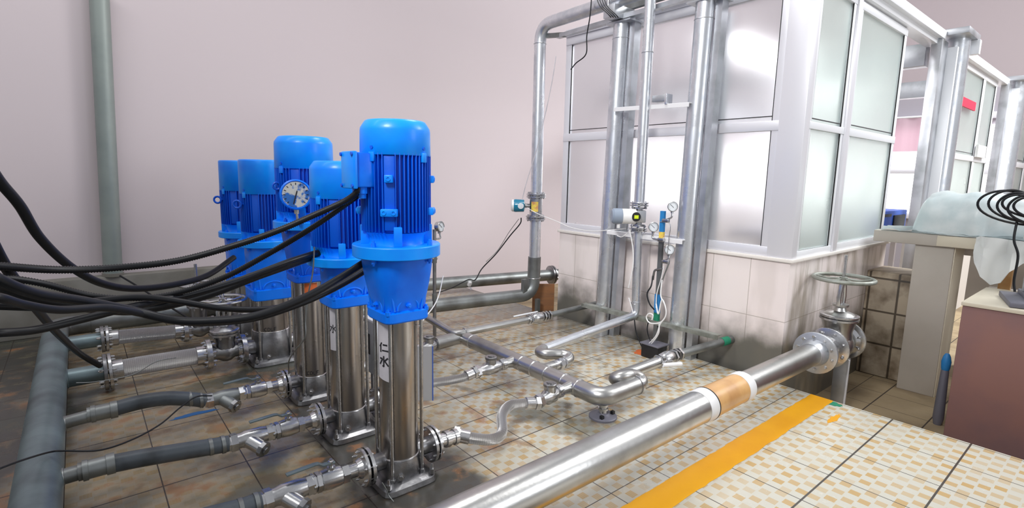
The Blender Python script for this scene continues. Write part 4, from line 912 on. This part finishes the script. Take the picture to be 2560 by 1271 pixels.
# thick posts in front of the enclosure
def post(x, y, label, lean=0):
    t = thing('steel_post', (x, y, 0), label, 'post', 'thick posts in front of the enclosure')
    top = V3((x, y+lean, 2.74)); obj('pipe', MB().tube([(x, y, 0), top], .070, 36), 'galvanised', t)
    mb = MB(); mb.beam((x+.055, y-.105, 0), (x+.055, y-.105+lean, 2.74), .05, .085, (1, 0, 0)); obj('box_post', mb, 'galvanised_flat', t)
    obj('weld_ring', MB().torus((x, y+lean*.95, 2.62), (0, 0, 1), .0705, .003, 36, 6), 'galvanised_flat', t)
    obj('cap_plate', MB().box((x+.02, y+lean-.02, 2.745), (.2, .26, .012)), 'galvanised_flat', t); return t
post(3.70, 3.13, 'left thick galvanised post in front of the frosted glass', -.065)
post(3.70, 2.335, 'right thick galvanised post in front of the frosted glass', -.05)
def angle_iron(p0, p1, w, mt, label, group=None, hh=.03):
    t = thing('angle_iron', V3(p0).lerp(V3(p1), .5), label, 'beam', group); p0, p1 = V3(p0), V3(p1)
    obj('flat_flange', MB().beam(p0, p1, w, .006), mt, t); d = (p1-p0).normalized(); s = d.cross(V3((0, 0, 1))).normalized()
    q = s*(-w/2) if s.x > 0 else s*(w/2)
    obj('upright_flange', MB().beam(p0+q-V3((0, 0, hh/2)), p1+q-V3((0, 0, hh/2)), .006, hh), mt, t); return t
angle_iron((3.59, 3.27, .275), (3.63, 1.93, .295), .062, 'weathered_angle', 'dirty angle iron crossing the foot of both thick posts')
angle_iron((3.62, 3.02, 2.035), (3.62, 2.30, 2.015), .05, 'white_paint', 'pale cross bar joining the two thick posts at the upper middle')
angle_iron((3.60, 3.02, .985), (3.62, 2.28, .975), .045, 'white_paint', 'bracket bar joining the two thick posts behind the gauges')
t = thing('clamp_bracket', (3.6, 2.66, 2.04), 'small steel clamp bracket holding the slim riser to the cross bar', 'bracket')
obj('arm', MB().span((3.585, 2.50, 2.045), (3.66, 2.63, 2.095), .003), 'galvanised_flat', t); obj('plate', MB().span((3.58, 2.49, 2.02), (3.66, 2.51, 2.10), .003), 'galvanised', t)
t = thing('overhead_bracket', (3.62, 3.4, 2.78), 'grey steel channel frame under the overhead pipe', 'beam')
obj('long_channel', MB().beam((3.66, 3.80, 2.765), (3.66, 1.9, 2.80), .05, .035), 'galvanised_flat', t)
obj('cross_arm', MB().beam((3.62, 4.02, 2.80), (3.66, 3.70, 2.765), .035, .04), 'dull_pipe', t)
obj('post_channel', MB().span((3.52, 3.0, 2.76), (3.80, 3.12, 2.86), .004), 'galvanised_flat', t)
obj('rear_channel', MB().beam((3.80, 3.2, 2.90), (3.80, 2.0, 2.92), .04, .05), 'dull_pipe', t)
obj('u_bolt', MB().tube(elbow([(3.53, 3.08, 2.84), (3.53, 3.08, 3.0), (3.67, 3.08, 3.0), (3.67, 3.08, 2.84)], .05), .006, 10), 'bright_steel', t)

# wall pipe behind
t = thing('wall_pipe', (3.4, 5.2, 0), 'dark pipe along the back wall ending in a round flange at the enclosure', 'pipe')
w0, w1 = PZ(930, 723, .14), PZ(1400, 686, .14)
dd = (w1-w0).normalized()
obj('pipe', MB().tube([w0-dd*.5, w1+dd*.6], .074, 32), 'dull_pipe', t)
flange(t, w1-dd*.12, dd, .125, .02, 'cast_steel', 8, bl=.06, br=.01); flange(t, w1-dd*.15, dd, .125, .02, 'cast_steel', 0)
t = thing('board', (3.75, 4.1, 0), 'brown wooden board leaning behind the foot of the tall riser', 'board')
g0, g1 = PZ(1330, 778, 0), PZ(1384, 778, 0); obj('planks', MB().beam(g0.lerp(g1, 0)+V3((0, 0, .15)), g1+V3((0, 0, .15)), .02, .30), 'orange_board', t)

# leaning pole at left
t = thing('pole', (.17, 5.95, .475), 'tall grey-green pole standing on the parapet at the left', 'pole')
b0 = PY(283, 690, 5.955); b1 = PY(247, -30, 5.955)
obj('tube', MB().tube([b0, b1], .072, 32), 'pole_paint', t)
obj('base_collar', MB().tube([b0, b0.lerp(b1, .012)], .082, 32), 'parapet', t)
# ================================================================== gauges
gc = PY(740, 487, 3.10); camdir = (V3((0, 0, CAMH))-gc).normalized(); camdir.z = 0
dial_gauge(gc, camdir+V3((0, -.15, 0)), .082, 'large round dial gauge with worn white face among the blue motors', None, [(gc.x+.01, gc.y+.02, gc.z-.16), (gc.x+.06, gc.y+.14, gc.z-.19)], 'blue_paint', 'worn_dial', .05, needle=-1.85)
g1c = PY(1103, 567, 3.75); 
dial_gauge(g1c, (.35, -.9, .05), .043, 'small steel gauge on a thin pipe just right of the nearest pump', None, [(g1c.x-.003, g1c.y, g1c.z-.10), (g1c.x-.07, g1c.y, g1c.z-.10)], depth=.045)
t = thing('gauge_pipe', (2.15, 3.75, .1), 'thin upright pipe right of the nearest pump with a short crossbar', 'pipe')
c = PY(1086, 600, 3.75); obj('tube', MB().tube([(c.x, c.y, 0), (c.x, c.y, g1c.z-.02)], .015, 12), 'cast_steel', t)
obj('crossbar', MB().tube([PY(1078, 645, 3.75), PY(1092, 645, 3.75)], .017, 10), 'bright_steel', t)
for p in ((1083, 640), (1081, 735)): obj('tape_wrap', MB().tube([(c.x, c.y, PY(p[0], p[1], 3.75).z), (c.x, c.y, PY(p[0], p[1]+18, 3.75).z)], .021, 10), 'dull_pipe', t)
GX = 3.58
fac = (-.75, -.66, .05)
for (px, py), lab, st in (((1682, 517), 'upper small gauge on the strut right of the slim riser', [PX(1680, 545, GX), PX(1655, 552, GX)]),
                      ((1634, 568), 'left small gauge, beside the white barrel flow meter', [PX(1630, 596, GX), PX(1648, 600, GX)]),
                      ((1674, 625), 'lowest small gauge, below the bracket bar', [PX(1672, 650, GX), PX(1655, 652, GX)])):
    c = PX(px, py, GX); dial_gauge(c, fac, .038, lab, 'small gauges between the posts', [tuple(p) for p in st], depth=.025)
t = thing('gauge_strut', (GX+.02, 2.46, 0), 'slotted steel strut carrying the small gauges, patched with blue tape', 'strut')
s0, s1 = PX(1636, 885, GX+.02), PX(1658, 528, GX+.02); s0.z = .0
obj('channel', MB().beam(s0, s1, .034, .025, (1, 0, 0)), 'dull_pipe', t)
L_ = lambda f: s0.lerp(s1, f)
obj('blue_patch', MB().beam(L_(.86), L_(1.0), .036, .027, (1, 0, 0)), 'blue_tape', t, 'blue upper end'); obj('yellow_patch', MB().beam(L_(.80), L_(.86), .036, .027, (1, 0, 0)), 'yellow_label', t)
obj('tape_patch', MB().beam(L_(.30), L_(.43), .042, .032, (1, 0, 0)), 'blue_tape', t, 'blue tape'); obj('tape_patch', MB().beam(L_(.24), L_(.30), .040, .030, (1, 0, 0)), 'green_paint', t)
for (px, py) in ((1657, 552), (1657, 655), (1645, 600)): obj('valve_block', MB().box(PX(px+8, py, GX-.01), (.03, .055, .03), None, .004), 'bright_steel', t)
obj('bent_fitting', MB().tube(elbow([PX(1655, 672, GX), PX(1636, 676, GX), PX(1632, 700, GX)], .02), .009, 10), 'cast_steel', t)
t = thing('junction_block', (3.6, 2.42, 0), 'black box on the floor below the gauges', 'box')
c = PZ(1645, 905); mb = MB(); mb.span((c.x, c.y+.01, 0), (c.x+.13, c.y+.17, .11), .008); obj('housing', mb, 'black', t); obj('lid', MB().span((c.x-.01, c.y, .108), (c.x+.14, c.y+.18, .12), .004), 'dark_grey_metal', t)

# ================================================================== cables
def cable(path, r, label, mt='black_rubber', rib=False, group=None, name='cable', cat='cable', n=12, seg=12):
    """path: (px, py, y-plane) measured points"""
    pts = spline([PY(px, py, yy) for px, py, yy in path], n); r *= 1.03 if r > .01 else 1
    mb = MB()
    if rib: q, rr = ribbed(pts, r, .0085, .0028); mb.tube(q, rr, 12)
    else: mb.tube(pts, r, seg)
    return solo(name, mb, mt, label, cat, group, 80)
CG = 'black cables sweeping in from the left'
e = (px_ := 905)
cable([(-60, 662, 2.2), (0, 666, 2.25), (150, 675, 2.35), (300, 669, 2.4), (450, 651, 2.38), (600, 610, 2.32), (700, 575, 2.26), (790, 536, 2.2), (862, 503, 2.14), (893, 480, 2.10), (896, 466, 2.10)], .0135, 'upper ribbed black conduit rising to the terminal box', rib=True, group=CG, name='ribbed_conduit')
cable([(-60, 700, 2.35), (0, 695, 2.4), (100, 708, 2.45), (230, 740, 2.5), (330, 746, 2.5), (430, 736, 2.48), (560, 694, 2.42), (680, 630, 2.34), (780, 570, 2.24), (860, 515, 2.17), (900, 484, 2.15), (906, 468, 2.15)], .0125, 'second ribbed black conduit, just below the upper one', rib=True, group=CG, name='ribbed_conduit')
cable([(-40, 395, 3.0), (0, 455, 3.1), (50, 515, 3.2), (100, 595, 3.4), (175, 666, 3.6), (255, 709, 3.8), (340, 722, 4.0), (440, 711, 4.2), (520, 688, 4.4), (585, 644, 4.6)], .021, 'smooth black cable dropping from the upper left corner area to the farthest pump', group=CG)
cable([(-60, 690, 2.1), (0, 712, 2.2), (130, 752, 2.3), (300, 775, 2.45), (400, 765, 2.5), (520, 735, 2.55), (640, 690, 2.6), (720, 662, 2.65), (800, 634, 2.75), (850, 615, 2.85)], .0215, 'thick smooth black cable rising to the second pump', group=CG)
cable([(-60, 655, 2.0), (0, 700, 2.0), (90, 735, 2.1), (200, 752, 2.2), (330, 777, 2.3), (430, 800, 2.3), (520, 803, 2.25), (640, 790, 2.2), (760, 745, 2.2), (850, 695, 2.22), (935, 640, 2.26)], .0155, 'black cable sagging lowest in front of the pumps, rising behind the nearest pump', group=CG)
cable([(-60, 762, 2.3), (0, 766, 2.3), (130, 768, 2.35), (250, 752, 2.4), (360, 744, 2.4), (460, 756, 2.4), (560, 772, 2.4), (680, 772, 2.4), (780, 742, 2.4), (860, 705, 2.38), (930, 662, 2.34)], .0125, 'black cable running level behind the handwheel to the nearest pump', group=CG)
cable([(-60, 835, 2.2), (0, 833, 2.2), (90, 825, 2.25), (200, 800, 2.3), (300, 775, 2.35), (400, 752, 2.45), (480, 735, 2.5), (600, 700, 2.55), (720, 655, 2.62), (790, 632, 2.7)], .0135, 'black cable entering lowest at the left edge and crossing the others', group=CG)
cable([(-30, 585, 2.3), (10, 660, 2.4), (55, 725, 2.6), (105, 790, 3.0), (150, 840, 3.4), (200, 885, 3.9), (250, 915, 4.05)], .0165, 'black cable dropping steeply to the flange of the left header pipe', group=CG)
cable([(-60, 735, 1.9), (0, 745, 1.9), (60, 762, 2.0), (150, 775, 2.1), (260, 770, 2.2), (350, 784, 2.3), (430, 803, 2.35), (520, 808, 2.32), (640, 796, 2.28), (760, 757, 2.28), (850, 715, 2.3), (930, 668, 2.32)], .0125, 'black cable running just under the lowest sagging one to the nearest pump', group=CG)
cable([(190, 958, 4.0), (240, 955, 4.02), (330, 938, 4.05), (390, 905, 4.04), (440, 895, 4.05)], .003, 'thin grey wire lying over the nearer thick braided hose', 'dull_pipe', name='wire')
t_pts = [(-20, 1182, 2.4), (0, 1172, 2.45), (60, 1150, 2.6), (125, 1131, 2.80)]
cable(t_pts+[(160, 1128, 2.78), (250, 1126, 2.8), (330, 1100, 2.9), (400, 1062, 3.05), (450, 1020, 3.20), (490, 993, 3.27), (530, 990, 3.28)], .004, 'thin wire curving over the header pipe and across the dirty tiles', name='wire')
cable([(300, 690, 5.8), (350, 720, 5.6), (420, 765, 5.3), (470, 795, 5.1)], .008, 'thin dark wire slanting down in front of the parapet', name='wire')
cable([(786, 618, 2.55), (782, 680, 2.56), (770, 740, 2.58), (764, 800, 2.58), (762, 845, 2.58), (735, 880, 2.75), (722, 905, 2.95), (722, 935, 3.1)], .0035, 'thin grey wire hanging down the middle pump', 'dull_pipe', name='wire')
cable([(1108, 690, 2.62), (1098, 735, 2.58), (1085, 765, 2.5), (1062, 795, 2.3), (1048, 815, 2.05)], .0032, 'thin white wire at the lower right of the blue stool', 'white_plastic', name='wire')
cable([(955, 1207, 2.0), (966, 1225, 1.99), (972, 1240, 1.985), (984, 1255, 1.96)], .0025, 'thin dark wire at the foot of the nearest pump', 'dull_pipe', name='wire')
# wires in front of the enclosure (planes of constant x)
def wirex(path, r, label, mt='white_plastic', group=None, name='wire'):
    return solo(name, MB().tube(spline([PX(a, b_, c_) for a, b_, c_ in path], 10), r, 8), mt, label, 'wire', group, 80)
wirex([(1390, 140, 3.5), (1380, 205, 3.5), (1362, 290, 3.48), (1340, 380, 3.46), (1318, 450, 3.44), (1305, 500, 3.42)], .004, 'long pale wire slanting across the tall riser to its flow meter', 'paper_label')
wirex([(1303, 545, 3.46), (1300, 560, 3.46), (1275, 590, 3.4), (1240, 635, 3.3), (1205, 672, 3.2), (1188, 700, 3.1), (1170, 700, 3.1), (1130, 720, 2.9), (1085, 735, 2.6)], .006, 'dark wire sagging from the left flow meter to the taped connector', 'black_rubber')
wirex([(1297, 548, 3.46), (1272, 582, 3.46), (1245, 625, 3.4), (1215, 655, 3.3)], .003, 'thin grey wire beside the dark sagging wire', 'dull_pipe')
wirex([(1318, 520, 3.46), (1345, 535, 3.48), (1390, 553, 3.55), (1430, 570, 3.6), (1480, 578, 3.62), (1520, 576, 3.6), (1565, 572, 3.55)], .0035, 'pale wire strung between the two flow meters')
wirex([(1480, -20, 3.52), (1475, 40, 3.52), (1467, 90, 3.53), (1465, 135, 3.54), (1440, 158, 3.54), (1427, 174, 3.54)], .005, 'dark wire dangling from the overhead pipe in front of the glass', 'black_rubber')
for k, dx in enumerate((0, 6, 12, 18)): wirex([(1490+dx, -10, 3.5), (1500+dx, 15, 3.49), (1520+dx, 35, 3.5), (1528+dx, 44, 3.52)], .004, 'short wire wrapped around the overhead pipe', 'black_rubber', 'wires tied round the overhead pipe')
wirex([(1543, 590, 3.5), (1556, 592, 3.5), (1578, 575, 3.5)], .004, 'pale lead under the grey end of the white flow meter')
wirex([(1574, 575, 3.49), (1582, 620, 3.5), (1583, 660, 3.5), (1578, 690, 3.5), (1571, 720, 3.5)], .005, 'white wire hanging beside the slim riser with a frayed end')
wirex([(1572, 745, 3.5), (1578, 765, 3.5), (1583, 785, 3.5)], .004, 'short cut white wire end left of the riser elbow')
wirex([(1660, 665, 3.55), (1652, 700, 3.55), (1642, 735, 3.55), (1640, 770, 3.55)], .004, 'white wire running down the strut from the lowest gauge')
wirex([(1672, 660, 3.55), (1660, 690, 3.55), (1652, 715, 3.55)], .006, 'grey hose tail below the lowest gauge', 'dull_pipe')
wirex([(1632, 690, 3.55), (1628, 715, 3.52), (1618, 735, 3.5), (1624, 760, 3.5), (1636, 775, 3.52)], .006, 'dark wire looping left of the strut', 'black_rubber')
wirex([(1640, 760, 3.5), (1646, 785, 3.48), (1655, 750, 3.48), (1665, 775, 3.48), (1662, 795, 3.48), (1648, 808, 3.48), (1625, 808, 3.48), (1616, 795, 3.48), (1622, 785, 3.48), (1632, 788, 3.48), (1630, 800, 3.48)], .0055, 'white wire coiled loosely around the foot of the strut')
wirex([(1655, 700, 3.52), (1652, 740, 3.5), (1663, 765, 3.48), (1664, 790, 3.48), (1650, 812, 3.48), (1640, 840, 3.48), (1620, 862, 3.5), (1612, 868, 3.5)], .005, 'white wire dropping from the coil to the black box')
wirex([(1648, 810, 3.47), (1646, 835, 3.47), (1630, 858, 3.5), (1616, 870, 3.5)], .005, 'second white wire ending at the black box')
wirex([(1586, 800, 3.5), (1590, 830, 3.5), (1602, 862, 3.5), (1608, 872, 3.5)], .005, 'dark wire bowing down left of the black box', 'black_rubber')
wirex([(1622, 800, 3.55), (1618, 825, 3.55), (1625, 850, 3.55), (1636, 860, 3.55)], .005, 'dark wire looped between the coil and the black box', 'black_rubber')
wirex([(1650, 555, 3.58), (1675, 560, 3.57), (1672, 600, 3.57), (1668, 640, 3.57)], .003, 'fine tube between the upper and the lowest gauge', 'bright_steel')
wirex([(1680, -10, 3.7), (1668, 10, 3.7), (1655, 28, 3.7)], .005, 'white strap end hanging at the top between the posts')
t = thing('taped_connector', PX(1174, 709, 3.1), 'white taped connector hanging on the dark wire near the back pipes', 'connector')
mb = MB(); mb.box(PX(1174, 710, 3.1), (.035, .035, .055), Matrix.Rotation(.5, 3, 'X'), .006); obj('body', mb, 'white_plastic', t)
obj('tape_tail', MB().box(PX(1177, 722, 3.1), (.02, .01, .03), None, .003), 'paper_label', t)

# ================================================================== right side
t = thing('worktop_slab', (5.5, 1.1, .95), 'long tiled worktop slab standing on the pale pillar at the right', 'slab')
obj('slab', MB().span((5.30, .48, .95), (6.0, 1.50, 1.045), .005), 'pillar_tile', t); obj('tile_edge', MB().span((5.292, .48, .955), (5.30, 1.06, 1.04), .002), 'cream_tile', t)
t = thing('tiled_pillar', (5.4, 1.08, -.3), 'pale tiled pillar under the worktop slab', 'pillar')
obj('body', MB().span((5.33, .95, -.3), (5.66, 1.205, .95), .006), 'pillar_tile', t); obj('edge_tiles', MB().span((5.335, .942, -.3), (5.66, .950, .95), .003), 'cream_tile', t)
struct('wall_end_block', MB().span((5.50, 1.205, -.3), (5.95, 1.57, .66), .01), 'grimy_blocks')
struct('wall_low_right', MB().span((6.3, -.5, -.3), (6.5, 1.0, .93)).span((6.0, .3, -.3), (6.3, .4, .9)), 'pillar_tile')
t = thing('white_leg', (6.25, .66, -.3), 'white upright support behind the hanging plastic sheet', 'support')
obj('post', MB().span((6.15, .50, -.3), (6.22, .58, .95), .004), 'pale_render', t); obj('cross_board', MB().span((5.7, .50, .86), (5.74, .95, .95), .004), 'pale_render', t)
# plastic-wrapped bundle
t = thing('wrapped_bundle', (5.6, .95, 1.045), 'lumpy bundle wrapped in pale translucent plastic on the worktop slab', 'bundle')
mb = MB(); nu, nv = 40, 18; random.seed(5); g = []
import mathutils
for i in range(nu+1):
    row = []
    for j in range(nv+1):
        u = i/nu; v = j/nv; y = 1.24-(1.24+.05)*u; q = PI*v
        h = .325*min(1, (u/.05+.12)**.5)*(1-.10*max(0, u-.55)/.45); ww = .30+.03*math.sin(u*7)
        x = 5.62-ww*math.copysign(abs(math.cos(q))**.6, math.cos(q)); z = 1.046+h*math.sin(q)**.55
        nz = mathutils.noise.noise(V3((x*4, y*4, z*4)))*.06+abs(mathutils.noise.noise(V3((x*9, y*9, z*12))))*.05-.02
        nrm = V3((-math.cos(q), 0, math.sin(q))); p = V3((x, y, z))+nrm*nz*(1 if 0 < j < nv else 0); p.z = max(p.z, 1.046); row.append(mb.bm.verts.new(p))
    g.append(row)
for i in range(nu):
    for j in range(nv): mb.bm.faces.new((g[i][j], g[i+1][j], g[i+1][j+1], g[i][j+1]))
mb.bm.faces.new(g[0]); mb.bm.faces.new(list(reversed(g[-1]))); obj('plastic_wrap', mb, 'plastic_sheet', t, angle=70)
mb = MB(); g = []; nu, nv = 30, 8
for i in range(nu+1):
    row = []
    for j in range(nv+1):
        u = i/nu; v = j/nv; y = 1.45-1.35*u; x = 5.285+.2*v; z = 1.050+.035*abs(mathutils.noise.noise(V3((u*9, v*4, 0))))+.03*v
        row.append(mb.bm.verts.new((x+.02*mathutils.noise.noise(V3((u*6, 3, v))), y, z)))
    g.append(row)
for i in range(nu):
    for j in range(nv): mb.bm.faces.new((g[i][j], g[i+1][j], g[i+1][j+1], g[i][j+1]))
bmesh.ops.solidify(mb.bm, geom=mb.bm.faces[:], thickness=.004); obj('loose_sheet', mb, 'plastic_sheet', t, angle=70)
def hanging(name, prof, x, label):
    t = thing(name, prof[0][0:3] if 0 else (x, .65, 1.0), label, 'plastic sheet'); mb = MB(); g = []
    for i, (y, zt, zb_) in enumerate(prof):
        row = []
        for j in range(9):
            v = j/8; row.append(mb.bm.verts.new((x+.03*math.sin(i*1.9+v*2)-.02*v, y, zt*(1-v)+zb_*v)))
        g.append(row)
    for i in range(len(g)-1):
        for j in range(8): mb.bm.faces.new((g[i][j], g[i+1][j], g[i+1][j+1], g[i][j+1]))
    bmesh.ops.subdivide_edges(mb.bm, edges=mb.bm.edges[:], cuts=1, smooth=.6)
    bmesh.ops.solidify(mb.bm, geom=mb.bm.faces[:], thickness=.006); obj('sheet', mb, 'clear_plastic', t, angle=70); return t
hanging('hanging_plastic', [(.82, 1.05, .93), (.80, 1.06, .86), (.76, 1.06, .76), (.70, 1.06, .70), (.64, 1.05, .73), (.60, 1.05, .82), (.55, 1.05, .88), (.50, 1.05, .92), (.46, 1.06, 1.0)], 5.26, 'crumpled clear plastic hanging off the worktop edge')
t = thing('blue_crate', (6.1, 1.75, .9), 'blue crate with a dark part, seen through the open bay behind the worktop', 'crate')
c0, c1 = PY(2196, 575, 1.8), PY(2262, 525, 1.8)
obj('crate_body', MB().span((c0.x, 1.8, .905), (c1.x+.1, 2.05, c1.z), .01), 'blue_crate', t); obj('dark_panel', MB().span((c0.x+.45, 1.785, .93), (c1.x, 1.80, c1.z-.05), .004), 'black', t); obj('handle_slot', MB().span((c0.x+.05, 1.79, c1.z-.06), (c0.x+.35, 1.80, c1.z-.03), .002), 'black', t)
t = thing('crate_bench', (6.9, 1.9, -.3), 'low bench under the blue crate inside the open bay', 'bench')
obj('bench_top', MB().span((c0.x-.1, 1.75, .84), (c1.x+.3, 2.2, .90), .005), 'alu_frame', t)
for xx in (c0.x, c1.x+.2): obj('leg', MB().span((xx, 1.9, -.3), (xx+.05, 1.95, .84)), 'alu_frame', t)
# red-brown block with device
t = thing('red_plinth', (4.9, .1, -.3), 'large red-brown painted block with a cream tiled top at the right edge', 'block')
obj('body', MB().span((4.42, -1.2, -.3), (5.2, .705, .665), .006), 'red_block', t); obj('tile_top', MB().span((4.41, -1.2, .665), (5.21, .712, .69), .004), 'cream_tile', t)
t = thing('machine_stand', (4.75, .38, .69), 'grey machine stand with square foot plates on the red-brown block', 'machine')
obj('foot_plate', MB().box((4.72, .32, .71), (.44, .46, .035), Matrix.Rotation(.25, 3, 'Z'), .006), 'dark_grey_metal', t)
obj('upper_plate', MB().box((4.76, .30, .742), (.36, .34, .03), Matrix.Rotation(.25, 3, 'Z'), .006), 'dark_grey_metal', t)
cc = PX(2570, 700, 4.78)
obj('column', MB().span((cc.x-.03, cc.y-.12, .755), (cc.x+.1, cc.y+.02, 1.30), .012), 'galvanised_flat', t)
obj('switch_panel', MB().span((cc.x-.04, cc.y-.10, 1.0), (cc.x-.028, cc.y-.02, 1.07), .003), 'dark_grey_metal', t)
obj('head_box', MB().span((cc.x-.06, cc.y-.16, 1.10), (cc.x+.1, cc.y+.05, 1.40), .012), 'white_paint', t)
for k in range(6):
    pass
t = thing('coiled_cable', (4.6, .5, 1.1), 'loose coil of black cable hanging on the machine at the right edge', 'cable')
hub = PX(2548, 520, 4.66); s_ = V3((.10, -.99, 0)); u_ = V3((0, 0, 1))
random.seed(11)
for k, (a, h, dx, dz) in enumerate(((.20, .16, -.02, -.0), (.16, .15, .0, .01), (.13, .14, .02, .0), (.12, .10, .035, .01), (.10, .13, .05, -.01), (.08, .09, .06, .0))):
    cpt = hub+s_*dx+V3((-.012*k, 0, dz)); pts = []
    for i in range(41):
        q = 2*PI*i/40; pts.append(cpt+s_*(a*.9*math.cos(q)-.02*math.sin(2*q))+u_*(h*.62*math.sin(q)-.04*math.cos(q)))
    obj('cable_loop', MB().tube(pts, .0075, 10), 'black_rubber', t)
obj('cable_tail', MB().tube(spline([hub+V3((0, 0, -.08)), PX(2535, 600, 4.64), PX(2545, 640, 4.64), PX(2535, 700, 4.66), PX(2537, 730, 4.66)], 8), .007, 10), 'black_rubber', t)
t = thing('tied_bag', (4.75, .80, -.3), 'narrow grey bag with a blue top squeezed beside the red-brown block', 'bag')
c = PX(2366, 905, 4.75); mb = MB()
mb.lathe((c.x, c.y, -.3), (0, 0, 1), [(0, .025), (.05, .034), (.15, .032), (c.z+.3-.07, .024), (c.z+.3-.05, .02)], 14); obj('bag_body', mb, 'dark_grey_metal', t)
mb = MB(); mb.lathe((c.x, c.y, c.z-.07), (0, 0, 1), [(0, .02), (.02, .026), (.07, .03), (.11, .022), (.13, .012)], 14); obj('bag_top', mb, 'blue_tape', t)
t = thing('small_carton', (5.3, .3, .7), 'small orange and pink carton behind the machine stand', 'carton')
c = PX(2513, 690, 5.6); obj('box', MB().span((5.6, c.y-.04, c.z-.12), (5.66, c.y+.035, c.z+.12), .005), 'tan_wrap', t); obj('base', MB().span((5.55, c.y-.1, -.3), (5.75, c.y+.1, c.z-.12)), 'pale_render', t)
